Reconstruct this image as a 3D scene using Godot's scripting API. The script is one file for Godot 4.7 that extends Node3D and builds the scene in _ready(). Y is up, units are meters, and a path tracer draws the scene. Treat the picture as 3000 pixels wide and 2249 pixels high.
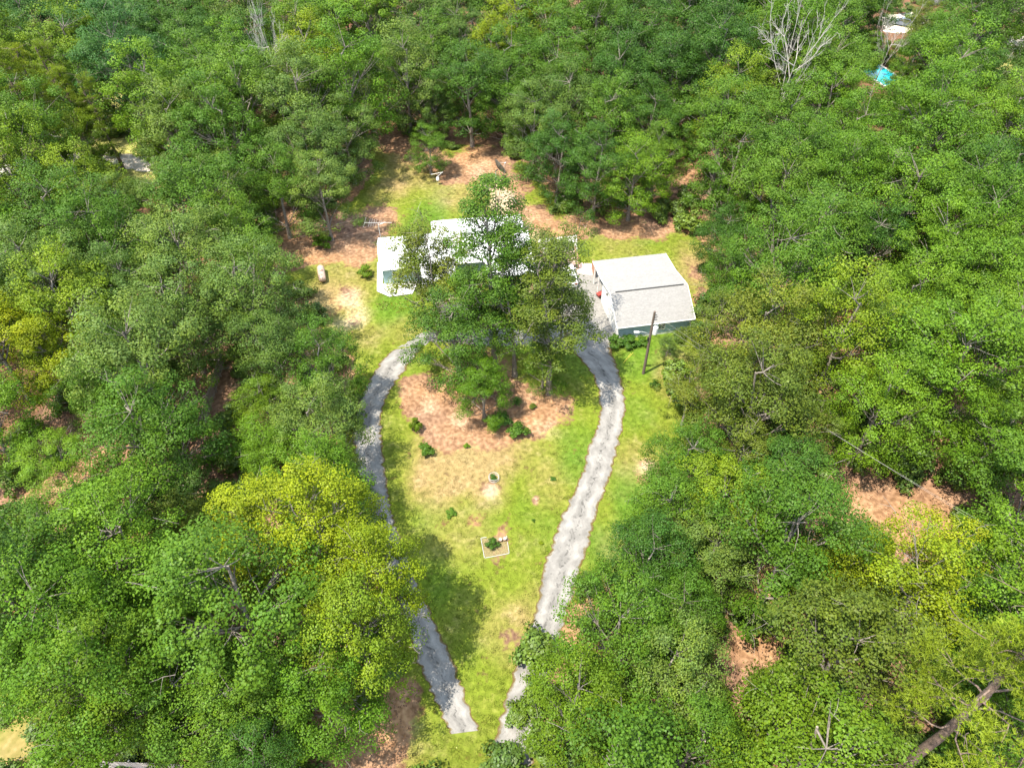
extends Node3D
# An aerial view of a white-roofed house and garage in a wooded clearing: y up, metres, camera above the origin looking towards -z.

var names := {}
var rng := RandomNumberGenerator.new()
var M := {}
var protos := {}
var leaf_mats := {}
var clearing := PackedVector2Array()
var gaps := []

# ---------------------------------------------------------------- mesh building
class MB:
	var v := PackedVector3Array()
	var n := PackedVector3Array()
	var c := PackedColorArray()
	var t := PackedVector2Array()
	var i := PackedInt32Array()
	var col := Color(1, 1, 1)
	func vert(p: Vector3, nn: Vector3, uv := Vector2.ZERO) -> void:
		v.append(p); n.append(nn); c.append(col); t.append(uv)
	# corners run anticlockwise as seen from the front
	func quad(a: Vector3, b: Vector3, d: Vector3, e: Vector3, us := 1.0) -> void:
		var nn := (b - a).cross(d - a).normalized()
		var k := v.size()
		var w := (b - a).length() * us
		var h := (e - a).length() * us
		vert(a, nn, Vector2(0, h)); vert(b, nn, Vector2(w, h)); vert(d, nn, Vector2(w, 0)); vert(e, nn, Vector2(0, 0))
		i.append_array([k, k + 2, k + 1, k, k + 3, k + 2])
	func tri(a: Vector3, b: Vector3, d: Vector3) -> void:
		var nn := (b - a).cross(d - a).normalized()
		var k := v.size()
		vert(a, nn, Vector2(a.x + a.z, -a.y)); vert(b, nn, Vector2(b.x + b.z, -b.y)); vert(d, nn, Vector2(d.x + d.z, -d.y))
		i.append_array([k, k + 2, k + 1])
	# a convex outline in the xy plane pushed along z from z0 (back) to z1 (front)
	func prism(o: PackedVector2Array, z0: float, z1: float, x := Transform3D()) -> void:
		var m := o.size()
		for k in range(1, m - 1):
			tri(x * Vector3(o[0].x, o[0].y, z1), x * Vector3(o[k].x, o[k].y, z1), x * Vector3(o[k + 1].x, o[k + 1].y, z1))
			tri(x * Vector3(o[0].x, o[0].y, z0), x * Vector3(o[k + 1].x, o[k + 1].y, z0), x * Vector3(o[k].x, o[k].y, z0))
		for k in m:
			var a := o[k]
			var b := o[(k + 1) % m]
			quad(x * Vector3(a.x, a.y, z0), x * Vector3(b.x, b.y, z0), x * Vector3(b.x, b.y, z1), x * Vector3(a.x, a.y, z1))
	func box(p: Vector3, s: Vector3, x := Transform3D(), bev := 0.0) -> void:
		var h := s * 0.5
		if bev <= 0.0:
			for ax in 3:
				for sg in [-1.0, 1.0]:
					var d := Vector3.ZERO
					d[ax] = sg
					var a := Vector3.ZERO
					a[(ax + 1) % 3] = 1.0
					var b := d.cross(a)
					quad(x * (p + (d - a - b) * h), x * (p + (d + a - b) * h), x * (p + (d + a + b) * h), x * (p + (d - a + b) * h))
			return
		var e := bev
		var o := PackedVector2Array([Vector2(-h.x + e, -h.y), Vector2(h.x - e, -h.y), Vector2(h.x, -h.y + e), Vector2(h.x, h.y - e), Vector2(h.x - e, h.y), Vector2(-h.x + e, h.y), Vector2(-h.x, h.y - e), Vector2(-h.x, -h.y + e)])
		var q := x * Transform3D(Basis(), p)
		prism(o, -h.z, h.z, q)
	func tube(pts: PackedVector3Array, rad: PackedFloat32Array, sides := 6, capped := true) -> void:
		var k0 := v.size()
		var side := Vector3.RIGHT
		for k in pts.size():
			var d := (pts[mini(k + 1, pts.size() - 1)] - pts[maxi(k - 1, 0)]).normalized()
			side = side - d * side.dot(d)
			if side.length() < 0.1:
				side = d.cross(Vector3.BACK if absf(d.z) < 0.9 else Vector3.UP)
			side = side.normalized()
			var up := d.cross(side)
			for j in sides:
				var a := TAU * j / sides
				var nn := side * cos(a) + up * sin(a)
				vert(pts[k] + nn * rad[k], nn, Vector2(float(j) / sides * 2.0, k * 0.7))
		for k in pts.size() - 1:
			for j in sides:
				var a := k0 + k * sides + j
				var b := k0 + k * sides + (j + 1) % sides
				i.append_array([a, a + sides, b, b, a + sides, b + sides])
		if capped:
			for e in [0, pts.size() - 1]:
				var d := (pts[1] - pts[0]) * -1.0 if e == 0 else pts[e] - pts[e - 1]
				d = d.normalized()
				var k := v.size()
				for j in sides:
					vert(v[k0 + e * sides + j], d)
				for j in range(1, sides - 1):
					i.append_array([k, k + j, k + j + 1] if e == 0 else [k, k + j + 1, k + j])
	# profile points (radius, height) turned about y
	func lathe(prof: PackedVector2Array, sides := 16, x := Transform3D()) -> void:
		var k0 := v.size()
		for k in prof.size():
			var d := prof[mini(k + 1, prof.size() - 1)] - prof[maxi(k - 1, 0)]
			var pn := Vector2(d.y, -d.x).normalized()
			for j in sides + 1:
				var a := TAU * j / sides
				vert(x * Vector3(cos(a) * prof[k].x, prof[k].y, sin(a) * prof[k].x), (x.basis * Vector3(cos(a) * pn.x, pn.y, sin(a) * pn.x)).normalized(), Vector2(float(j) / sides, float(k) / prof.size()))
		for k in prof.size() - 1:
			for j in sides:
				var a := k0 + k * (sides + 1) + j
				i.append_array([a, a + 1, a + sides + 1, a + 1, a + sides + 2, a + sides + 1])
	func mesh(into: ArrayMesh = null) -> ArrayMesh:
		var m := into if into else ArrayMesh.new()
		var arr := []
		arr.resize(Mesh.ARRAY_MAX)
		arr[Mesh.ARRAY_VERTEX] = v
		arr[Mesh.ARRAY_NORMAL] = n
		arr[Mesh.ARRAY_COLOR] = c
		arr[Mesh.ARRAY_TEX_UV] = t
		arr[Mesh.ARRAY_INDEX] = i
		m.add_surface_from_arrays(Mesh.PRIMITIVE_TRIANGLES, arr)
		return m

func numbered(s: String) -> String:
	if not names.has(s):
		names[s] = 0
		return s
	names[s] += 1
	return "%s_%03d" % [s, names[s]]

func tag(o: Node, label: String, category: String, group := "") -> void:
	if label: o.set_meta("label", label)
	if category: o.set_meta("category", category)
	if group: o.set_meta("group", group)

func thing(called: String, label: String, category: String, at := Vector3.ZERO, turn := 0.0, group := "") -> Node3D:
	var o := Node3D.new()
	o.name = numbered(called)
	add_child(o)
	o.position = at
	o.rotation.y = turn
	tag(o, label, category, group)
	return o

func part(called: String, m: Mesh, mat: Material, parent: Node) -> MeshInstance3D:
	var o := MeshInstance3D.new()
	o.name = called if parent != self else numbered(called)
	o.mesh = m
	o.material_override = mat
	parent.add_child(o, true)
	return o

func boxpart(called: String, p: Vector3, s: Vector3, mat: Material, parent: Node, bev := 0.0) -> MeshInstance3D:
	var b := MB.new()
	b.box(Vector3.ZERO, s, Transform3D(), bev)
	var o := part(called, b.mesh(), mat, parent)
	o.position = p
	return o

func tubepart(called: String, pts: Array, r: float, mat: Material, parent: Node, sides := 6) -> MeshInstance3D:
	var b := MB.new()
	var rr := PackedFloat32Array()
	for p in pts: rr.append(r)
	b.tube(PackedVector3Array(pts), rr, sides)
	return part(called, b.mesh(), mat, parent)

func structure(called: String, m: Mesh, mat: Material) -> MeshInstance3D:
	var o := part(called, m, mat, self)
	o.set_meta("kind", "structure")
	return o

func lin(r: float, g: float, b: float) -> Color:
	return Color(r, g, b).linear_to_srgb()

func mat(r: float, g: float, b: float, rough := 0.8, metal := 0.0) -> StandardMaterial3D:
	var m := StandardMaterial3D.new()
	m.albedo_color = lin(r, g, b)
	m.roughness = rough
	m.metallic = metal
	return m

func noise(freq: float, oct := 4, sd := 1, type := FastNoiseLite.TYPE_SIMPLEX_SMOOTH) -> FastNoiseLite:
	var f := FastNoiseLite.new()
	f.noise_type = type
	f.seed = sd
	f.frequency = freq
	f.fractal_octaves = oct
	return f

# a seamless grey noise picture spread between two linear colours
func two_tone(size: int, freq: float, a: Color, b: Color, sd: int, oct := 5, contrast := 1.0) -> ImageTexture:
	var src := noise(freq, oct, sd).get_seamless_image(size, size)
	var d := src.get_data()
	var out := PackedByteArray()
	out.resize(size * size * 3)
	var lut := []
	for k in 256:
		var s := clampf((k / 255.0 - 0.5) * contrast + 0.5, 0, 1)
		var q := a.lerp(b, s).linear_to_srgb()
		lut.append([int(q.r * 255), int(q.g * 255), int(q.b * 255)])
	for k in size * size:
		var l: Array = lut[d[k]]
		out[k * 3] = l[0]; out[k * 3 + 1] = l[1]; out[k * 3 + 2] = l[2]
	return ImageTexture.create_from_image(Image.create_from_data(size, size, false, Image.FORMAT_RGB8, out))

func textured(a: Color, b: Color, metres: float, sd: int, freq := 0.02, rough := 0.85, contrast := 1.6, bump := 0.0) -> StandardMaterial3D:
	var m := StandardMaterial3D.new()
	m.albedo_texture = two_tone(256, freq, a, b, sd, 5, contrast)
	m.uv1_triplanar = true
	m.uv1_world_triplanar = false
	m.uv1_scale = Vector3.ONE / metres
	m.roughness = rough
	if bump > 0.0:
		m.heightmap_enabled = true
		m.heightmap_texture = m.albedo_texture
		m.heightmap_scale = bump
	return m

func rv(a: float) -> Vector3:
	return Vector3(rng.randf_range(-a, a), rng.randf_range(-a, a), rng.randf_range(-a, a))

func dir_random() -> Vector3:
	var z := rng.randf_range(-1, 1)
	var a := rng.randf() * TAU
	var s := sqrt(1 - z * z)
	return Vector3(cos(a) * s, z, sin(a) * s)

# ---------------------------------------------------------------- trees
func leaf(b: MB, p: Vector3, nn: Vector3, sn: Vector3, size: float, shade: float, warm: float) -> void:
	var side := nn.cross(Vector3(rng.randf_range(-1, 1), rng.randf_range(-1, 1), rng.randf_range(-1, 1)))
	if side.length_squared() < 0.001: side = Vector3.RIGHT
	side = side.normalized()
	var fwd := side.cross(nn)
	var w := size * rng.randf_range(0.34, 0.52)
	var l := size * rng.randf_range(0.8, 1.15)
	var droop := nn * (size * rng.randf_range(0.02, 0.3))
	b.col = Color(shade * (0.80 + warm * 0.2), shade * (0.93 + warm * 0.07), shade * (1.0 - warm * 0.45))
	var k := b.v.size()
	b.vert(p - fwd * l * 0.5, sn); b.vert(p + side * w - droop, sn); b.vert(p + fwd * l * 0.5 - droop * 0.6, sn); b.vert(p - side * w - droop, sn)
	# seen from the nn side these run anticlockwise: base, right, tip, left
	if side.cross(fwd).dot(nn) > 0:
		b.i.append_array([k, k + 2, k + 1, k, k + 3, k + 2])
	else:
		b.i.append_array([k, k + 1, k + 2, k, k + 2, k + 3])

func clump(b: MB, at: Vector3, r: float, flat: float, outward: Vector3, count: int, size: float) -> void:
	var tone := rng.randf_range(0.72, 1.0)
	var warm := rng.randf_range(0.1, 0.9)
	for k in count:
		var d := dir_random()
		d.y = d.y * 0.8 + 0.22
		var p := at + Vector3(d.x * r, d.y * r * flat, d.z * r) * pow(rng.randf(), 0.30)
		var nn := (d * 0.55 + outward * 0.35 + Vector3.UP * 0.45 + rv(0.75)).normalized()
		var sn := (nn * 0.55 + d * 0.55 + outward * 0.18).normalized()
		if sn.dot(nn) < 0.15: sn = nn
		leaf(b, p, nn, sn, size * rng.randf_range(0.7, 1.25), tone * rng.randf_range(0.76, 1.0), clampf(warm + rng.randf_range(-0.35, 0.35), 0, 1))

func limb(b: MB, a: Vector3, e: Vector3, r0: float, r1: float, bend: float, sides := 5) -> PackedVector3Array:
	var pts := PackedVector3Array()
	var rr := PackedFloat32Array()
	var n := 5
	var off := rv(bend)
	for k in n:
		var s := float(k) / (n - 1)
		pts.append(a.lerp(e, s) + off * sin(s * PI) + (rv(bend * 0.2) if k > 0 and k < n - 1 else Vector3.ZERO))
		rr.append(lerpf(r0, r1, s))
	b.tube(pts, rr, sides, false)
	return pts

# kinds: what the crown is made of. Each returns [trunk, branches, crown, height, radius]
func make_tree(kind: String, sd: int) -> Array:
	rng.seed = sd
	var tr := MB.new()
	var br := MB.new()
	var cr := MB.new()
	var H := 15.0
	var R := 5.0
	var lobes := []       # [centre, radii, clumps]
	var per := 170
	var size := 0.15
	var crown_r := 0.84
	var flat := 0.72
	var twigs := 13
	match kind:
		"oak":
			lobes.append([Vector3(rng.randf_range(-.6, .6), H * 0.74, rng.randf_range(-.6, .6)), Vector3(2.7, 2.9, 2.7), 20])
			var n := rng.randi_range(5, 7)
			for k in n:
				var a := TAU * (k + rng.randf_range(-.28, .28)) / n
				var rr := R * rng.randf_range(0.46, 0.62)
				var s := rng.randf_range(0.85, 1.2)
				lobes.append([Vector3(cos(a) * rr, H * rng.randf_range(0.50, 0.70), sin(a) * rr), Vector3(2.2, 2.1, 2.2) * s, 15])
			for k in 5:
				var a := TAU * (k + rng.randf_range(-.4, .4)) / 5
				lobes.append([Vector3(cos(a) * R * 0.70, H * rng.randf_range(0.16, 0.27), sin(a) * R * 0.70), Vector3(1.7, 1.7, 1.7), 9])
		"skirt":
			per = 150
			lobes.append([Vector3(rng.randf_range(-.6, .6), H * 0.78, rng.randf_range(-.6, .6)), Vector3(2.5, 2.7, 2.5), 17])
			for ring in [[0.60, 0.54, 6, 2.15, 13], [0.38, 0.70, 7, 1.8, 10], [0.19, 0.62, 6, 1.6, 7]]:
				for k in int(ring[2]):
					var a: float = TAU * (k + rng.randf_range(-.35, .35) + ring[0]) / ring[2]
					var rr: float = R * ring[1] * rng.randf_range(0.85, 1.12)
					lobes.append([Vector3(cos(a) * rr, H * (ring[0] + rng.randf_range(-.06, .06)), sin(a) * rr), Vector3.ONE * ring[3] * rng.randf_range(0.85, 1.15), ring[4]])
		"maple":
			H = 16.0
			size = 0.15
			per = 165
			crown_r = 0.78
			flat = 0.95
			twigs = 12
			for ring in [[0.86, 0.06, 2, 1.5], [0.74, 0.42, 5, 1.7], [0.56, 0.66, 7, 1.7], [0.38, 0.64, 5, 1.6]]:
				for k in int(ring[2]):
					var a: float = TAU * (k + rng.randf_range(-.3, .3) + ring[0]) / ring[2]
					lobes.append([Vector3(cos(a) * R * ring[1], H * (ring[0] + rng.randf_range(-.04, .04)), sin(a) * R * ring[1]), Vector3(1, 1.25, 1) * ring[3] * rng.randf_range(0.85, 1.15), 8])
		"sparse":
			R = 4.0
			per = 115
			crown_r = 0.74
			size = 0.145
			twigs = 34
			var n := 10
			for k in n:
				var a := TAU * (k + rng.randf_range(-.4, .4)) / n
				var rr := R * rng.randf_range(0.3, 0.72)
				lobes.append([Vector3(cos(a) * rr, H * rng.randf_range(0.36, 0.86), sin(a) * rr), Vector3(1.5, 1.6, 1.5) * rng.randf_range(0.8, 1.2), 10])
			lobes.append([Vector3(0, H * 0.88, 0), Vector3(1.2, 1.6, 1.2), 9])
		"tall":
			H = 23.0
			R = 4.2
			per = 165
			crown_r = 0.84
			size = 0.155
			twigs = 26
			for k in 18:
				var s := k / 17.0
				var a := k * 2.4 + rng.randf_range(-.5, .5)
				var rr := R * lerpf(0.68, 0.12, s * s) * rng.randf_range(0.75, 1.1)
				lobes.append([Vector3(cos(a) * rr, H * lerpf(0.30, 0.95, s), sin(a) * rr), Vector3(1.5, 1.5, 1.5) * lerpf(1.15, 0.7, s), 8])
		"pine":
			H = 19.0
			R = 3.3
			crown_r = 0.62
			flat = 0.6
			twigs = 16
			for k in 26:
				var s := k / 25.0
				var a := k * 2.4 + rng.randf_range(-.4, .4)
				var rr := R * lerpf(0.95, 0.1, pow(s, 1.4)) * rng.randf_range(0.55, 1.05)
				lobes.append([Vector3(cos(a) * rr, H * lerpf(0.48, 0.98, s), sin(a) * rr), Vector3(0.95, 0.45, 0.95), 4])
		"dead":
			H = 16.0
			R = 6.8
			twigs = 0
		"shrub":
			H = 2.0
			R = 1.2
			per = 70
			crown_r = 0.34
			size = 0.17
			twigs = 4
			for k in 8:
				var a := TAU * (k + rng.randf_range(-.4, .4)) / 8.0
				var far := rng.randf_range(0.35, 0.95)
				lobes.append([Vector3(cos(a) * far, rng.randf_range(0.3, 1.1), sin(a) * far), Vector3(0.3, 0.4, 0.3), 3])
			lobes.append([Vector3(0, 1.35, 0), Vector3(0.35, 0.5, 0.35), 3])
	# the trunk
	var top := H * (0.72 if kind != "pine" else 0.97)
	var tp := PackedVector3Array()
	var trr := PackedFloat32Array()
	var lean := rv(H * 0.03)
	var n0 := 8
	var base_r := H * ((0.0095 if kind in ["tall", "sparse"] else 0.0145) if kind != "shrub" else 0.012)
	for k in n0:
		var s := float(k) / (n0 - 1)
		var flare := 1.0 + 0.75 * pow(1.0 - s, 9.0)
		tp.append(Vector3(lean.x * s * s * 2 + rng.randf_range(-.06, .06) * H / 15 * (1 if k > 0 else 0), top * s - 0.1 * (1 if k == 0 else 0), lean.z * s * s * 2 + rng.randf_range(-.06, .06) * H / 15 * (1 if k > 0 else 0)))
		trr.append(lerpf(base_r, base_r * 0.3, s) * flare)
	tr.tube(tp, trr, 9, true)
	var on_trunk := func(y: float) -> Vector3:
		var s := clampf(y / top, 0.0, 1.0) * (n0 - 1)
		var k := mini(int(s), n0 - 2)
		return tp[k].lerp(tp[k + 1], s - k)
	if kind == "dead":
		var stack := []
		for k in 9:
			var a := k * 2.4 + rng.randf_range(-.4, .4)
			var y := H * lerpf(0.34, 0.72, k / 8.0)
			var e := Vector3(cos(a) * R * rng.randf_range(0.6, 0.95), H * rng.randf_range(0.72, 1.02), sin(a) * R * rng.randf_range(0.6, 0.95))
			stack.append([on_trunk.call(y), e, base_r * 0.36, 0])
		while not stack.is_empty():
			var q: Array = stack.pop_back()
			var pts := limb(br, q[0], q[1], q[2], q[2] * 0.4, 0.35, 4)
			if q[3] < 3:
				var dd: Vector3 = q[1] - q[0]
				for k in (4 if q[3] < 2 else 3):
					var from: Vector3 = pts[rng.randi_range(1, 4)]
					var to: Vector3 = from + (dd.normalized() + rv(0.75) + Vector3(0, .25, 0)).normalized() * dd.length() * rng.randf_range(0.32, 0.5)
					stack.append([from, to, q[2] * 0.56, q[3] + 1])
		return [tr.mesh(), br.mesh(), null, H, R]
	# limbs out to the lobes, and the leaves
	for L in lobes:
		var cc: Vector3 = L[0]
		var rad: Vector3 = L[1]
		var from_y := clampf(cc.y - Vector2(cc.x, cc.z).length() * rng.randf_range(0.6, 1.1) - 0.6, H * 0.12, top * 0.98)
		if kind == "pine": from_y = minf(cc.y - 0.25, top * 0.98)
		var from: Vector3 = on_trunk.call(from_y)
		var lr := base_r * (0.36 if kind != "pine" else 0.18)
		var pts := limb(br, from, cc, lr, lr * 0.35, 0.35 * H / 15.0)
		for k in int(L[2]):
			var d := dir_random()
			if d.y < -0.35: d.y = -d.y
			var at := cc + d * rad * rng.randf_range(0.72, 1.1)
			if kind == "pine":
				needles(cr, at, d, 46)
				if k < 2: limb(br, pts[3], at, 0.035, 0.012, 0.1, 3)
				continue
			var outward := (d * 0.6 + (at - Vector3(0, H * 0.45, 0)).normalized() * 0.5).normalized()
			var gap := 1.0
			if rng.randf() < 0.12: gap = 0.35
			clump(cr, at, crown_r * rng.randf_range(0.75, 1.35), flat, outward, int(per * gap * rng.randf_range(0.7, 1.2)), size)
			if k % 3 == 0: limb(br, pts[2 + k % 3], at, 0.036 * H / 15.0, 0.010, 0.2, 3)
	# bare pale twigs that stick out of the leaves
	for k in twigs:
		var L: Array = lobes[rng.randi_range(0, lobes.size() - 1)]
		var d := dir_random()
		d.y = absf(d.y) * 0.8
		var at: Vector3 = L[0] + d * L[1] * rng.randf_range(0.75, 1.05)
		var q := limb(br, at, at + (d + rv(0.7)).normalized() * rng.randf_range(0.7, 1.9) * H / 15.0, 0.024 * minf(H / 15.0, 1.0), 0.010 * minf(H / 15.0, 1.0), 0.15, 3)
		limb(br, q[2], q[2] + (d + rv(0.9)).normalized() * rng.randf_range(0.4, 1.1) * H / 15.0, 0.016 * minf(H / 15.0, 1.0), 0.008 * minf(H / 15.0, 1.0), 0.08, 3)
	return [tr.mesh(), br.mesh(), cr.mesh(), H, R]

# a puff of long needles
func needles(b: MB, at: Vector3, outward: Vector3, tufts: int) -> void:
	var tone := rng.randf_range(0.68, 1.0)
	for k in tufts:
		var d := dir_random()
		var p := at + Vector3(d.x, d.y * 0.55, d.z) * 0.62 * sqrt(rng.randf())
		b.col = Color(0.95, 1.0, 0.7) * (tone * rng.randf_range(0.65, 1.0))
		for j in 8:
			var e := (d * 0.6 + outward * 0.3 + Vector3(0, 0.35, 0) + rv(0.85)).normalized() * rng.randf_range(0.16, 0.27)
			var w := e.cross(dir_random()).normalized() * 0.014
			var nn := (w.cross(e).normalized())
			if nn.y < 0: nn = -nn; w = -w
			var sn := (nn * 0.6 + d * 0.4 + Vector3.UP * 0.3).normalized()
			var q := b.v.size()
			b.vert(p - w, sn); b.vert(p + w, sn); b.vert(p + e, sn)
			b.i.append_array([q, q + 2, q + 1])

const TINTS := [[0.108, 0.205, 0.020], [0.074, 0.160, 0.022], [0.138, 0.215, 0.045], [0.168, 0.255, 0.017], [0.280, 0.330, 0.012], [0.150, 0.190, 0.026], [0.076, 0.175, 0.042], [0.136, 0.250, 0.018], [0.240, 0.310, 0.024]]

func leaf_mat(tint: int, v: int) -> StandardMaterial3D:
	var key := tint * 3 + v
	if not leaf_mats.has(key):
		var t: Array = TINTS[tint]
		var k: float = [1.0, 0.88, 1.12][v]
		var m := mat(t[0] * k * [1.0, 0.94, 1.08][v], t[1] * k, t[2] * k, 0.5)
		m.vertex_color_use_as_albedo = true
		m.backlight_enabled = true
		m.backlight = Color(0.62, 0.72, 0.22)
		m.metallic_specular = 0.3
		leaf_mats[key] = m
	return leaf_mats[key]

const PROTOS := {"oak": 7, "skirt": 5, "maple": 3, "sparse": 3, "tall": 2, "pine": 3, "dead": 3, "shrub": 3}
const CALLED := {"oak": "broadleaf_tree", "skirt": "broadleaf_tree", "maple": "yellow_tree", "sparse": "thin_tree", "tall": "tall_tree", "pine": "pine_tree", "dead": "dead_tree"}
const CROWDS := {"oak": "broadleaf trees of the woods", "skirt": "broadleaf trees of the woods", "maple": "yellow green trees by the left driveway", "sparse": "thin crowned trees", "tall": "tall trees of the driveway island", "pine": "pine trees", "dead": "dead trees"}
var taken := 0

func tree(kind: String, x: float, z: float, height: float, radius: float, tint: int, label: String) -> void:
	taken += 1
	var v := taken % int(PROTOS[kind])
	var key := kind + str(v)
	if not protos.has(key):
		protos[key] = make_tree(kind, 100 + 17 * v + kind.length() * 1000)
	var P: Array = protos[key]
	var o := thing(CALLED[kind], label, "tree", Vector3(x, 0, z), fmod(taken * 2.39, TAU), CROWDS[kind])
	o.scale = Vector3(radius / P[4], height / P[3], radius / P[4])
	part("trunk", P[0], M.dead_bark if kind == "dead" else (M.pine_bark if kind == "pine" else M.bark), o)
	var twigs := part("branches", P[1], M.dead_bark if kind == "dead" else (M.pine_bark if kind == "pine" else M.twig), o)
	if kind != "dead": twigs.set_meta("kind", "stuff")
	if P[2]: part("crown", P[2], leaf_mat(tint, v % 3), o)

func shrub(called: String, label: String, x: float, z: float, r: float, h: float, tint: int, v := 0, category := "bush") -> Node3D:
	var key := "shrub" + str(v)
	if not protos.has(key): protos[key] = make_tree("shrub", 5000 + v)
	var P: Array = protos[key]
	var o := thing(called, label, category, Vector3(x, 0, z), x * 3.7)
	o.scale = Vector3(r / P[4], h / P[3], r / P[4])
	part("stem", P[1], M.twig, o)
	part("foliage", P[2], leaf_mat(tint, v % 3), o)
	return o

# ---------------------------------------------------------------- ground
const GX := -50.0
const GZ := -130.0
const GW := 100.0
const GD := 120.0
var cells := {}      # coarse maps of the yard, two cells to the metre

func blob(x: float, z: float, r: float, ch: String, amount: float) -> void:
	var a: PackedFloat32Array = cells[ch]
	var rz := r * 1.25
	for iz in range(maxi(0, int((z - rz * 1.5 - GZ) * 2)), mini(240, int((z + rz * 1.5 - GZ) * 2) + 1)):
		for ix in range(maxi(0, int((x - r * 1.5 - GX) * 2)), mini(200, int((x + r * 1.5 - GX) * 2) + 1)):
			var dx := (GX + ix * 0.5 - x) / r
			var dz := (GZ + iz * 0.5 - z) / rz
			var w := 1.0 - smoothstep(0.5, 1.4, sqrt(dx * dx + dz * dz))
			if w > 0: a[iz * 200 + ix] += amount * w
	cells[ch] = a

func cell(ch: String, x: float, z: float) -> float:
	var ix := clampi(int((x - GX) * 2), 0, 199)
	var iz := clampi(int((z - GZ) * 2), 0, 239)
	return cells[ch][iz * 200 + ix]

func yard_picture() -> ImageTexture:
	var w := 1024
	var h := 1228
	var small := Image.create(200, 240, false, Image.FORMAT_RGBA8)
	for iz in 240:
		for ix in 200:
			var k := iz * 200 + ix
			small.set_pixel(ix, iz, Color(clampf(cells.g[k], 0, 1), clampf(cells.d[k], 0, 1), clampf(cells.s[k], 0, 1), clampf(cells.k[k], 0, 1)))
	small.resize(w, h, Image.INTERPOLATE_BILINEAR)
	var A := small.get_data()
	var f1 := noise(0.16, 3, 11).get_image(w, h).get_data()
	var f2 := noise(0.035, 4, 12).get_image(w, h).get_data()
	var f3 := noise(0.008, 3, 13).get_image(w, h).get_data()
	var out := PackedByteArray()
	out.resize(w * h * 3)
	for k in w * h:
		var a := f1[k] / 255.0
		var b := f2[k] / 255.0
		var c := f3[k] / 255.0
		var k4 := k * 4
		var g := clampf((A[k4] / 255.0 + (b - 0.5) * 0.75 + (a - 0.5) * 0.55 - 0.36) * 3.6, 0.0, 1.0)
		var d := clampf(A[k4 + 1] / 255.0 * 1.0 + (b - 0.5) * 0.35 + (c - 0.5) * 0.35 + (a - 0.5) * 0.3 + 0.08, 0.0, 1.0)
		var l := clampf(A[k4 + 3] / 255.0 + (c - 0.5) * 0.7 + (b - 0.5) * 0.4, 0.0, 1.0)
		var s := clampf(A[k4 + 2] / 255.0 * 1.5 + (b - 0.5) * 0.6 + (a - 0.5) * 0.3 - 0.1, 0.0, 1.0)
		# needles and litter, then grass, then pale sand
		var t := clampf(a * 1.3 - 0.15 + (b - 0.5) * 0.5, 0.0, 1.0)
		var r0 := 0.41 + t * 0.23 + (c - 0.5) * 0.12
		var g0 := 0.310 + t * 0.205 + (c - 0.5) * 0.08
		var b0 := 0.235 + t * 0.175
		var m := 0.88 + a * 0.24
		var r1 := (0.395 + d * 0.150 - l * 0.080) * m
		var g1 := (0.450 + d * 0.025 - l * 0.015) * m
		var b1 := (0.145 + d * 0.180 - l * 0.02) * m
		r0 += (r1 - r0) * g
		g0 += (g1 - g0) * g
		b0 += (b1 - b0) * g
		var q := s * (1.0 - l)
		r0 += (0.68 * (0.85 + a * 0.3) - r0) * q
		g0 += (0.61 * (0.85 + a * 0.3) - g0) * q
		b0 += (0.52 * (0.85 + a * 0.3) - b0) * q
		var k3 := k * 3
		out[k3] = int(clampf(r0, 0, 1) * 255)
		out[k3 + 1] = int(clampf(g0, 0, 1) * 255)
		out[k3 + 2] = int(clampf(b0, 0, 1) * 255)
	return ImageTexture.create_from_image(Image.create_from_data(w, h, false, Image.FORMAT_RGB8, out))

func ground_sheet(b: MB, x0: float, x1: float, z0: float, z1: float) -> void:
	var k := b.v.size()
	for p in [Vector3(x0, 0, z1), Vector3(x1, 0, z1), Vector3(x1, 0, z0), Vector3(x0, 0, z0)]:
		b.vert(p, Vector3.UP, Vector2((p.x - GX) / GW, (p.z - GZ) / GD))
	b.i.append_array([k, k + 2, k + 1, k, k + 3, k + 2])

func ragged(outline: PackedVector2Array, step: float, amp: float, f: FastNoiseLite) -> PackedVector2Array:
	var out := PackedVector2Array()
	for k in outline.size():
		var a := outline[k]
		var b := outline[(k + 1) % outline.size()]
		var n := maxi(1, int((b - a).length() / step))
		var side := (b - a).orthogonal().normalized()
		for j in n:
			var p := a.lerp(b, float(j) / n)
			out.append(p + side * (f.get_noise_2d(p.x * 9, p.y * 9) * amp + f.get_noise_2d(p.x * 40, p.y * 40) * amp * 0.6))
	return out

func slab(called: String, outline: PackedVector2Array, y: float, m: Material, uv := Vector2(1, 1)) -> MeshInstance3D:
	var b := MB.new()
	for p in outline: b.vert(Vector3(p.x, y, p.y), Vector3.UP, p * uv)
	var ix := Geometry2D.triangulate_polygon(outline)
	for k in range(0, ix.size(), 3):
		var p := outline[ix[k]]
		var q := outline[ix[k + 1]]
		var r := outline[ix[k + 2]]
		if (q - p).cross(r - p) < 0: b.i.append_array([ix[k], ix[k + 2], ix[k + 1]])
		else: b.i.append_array([ix[k], ix[k + 1], ix[k + 2]])
	return structure(called, b.mesh(), m)

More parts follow.
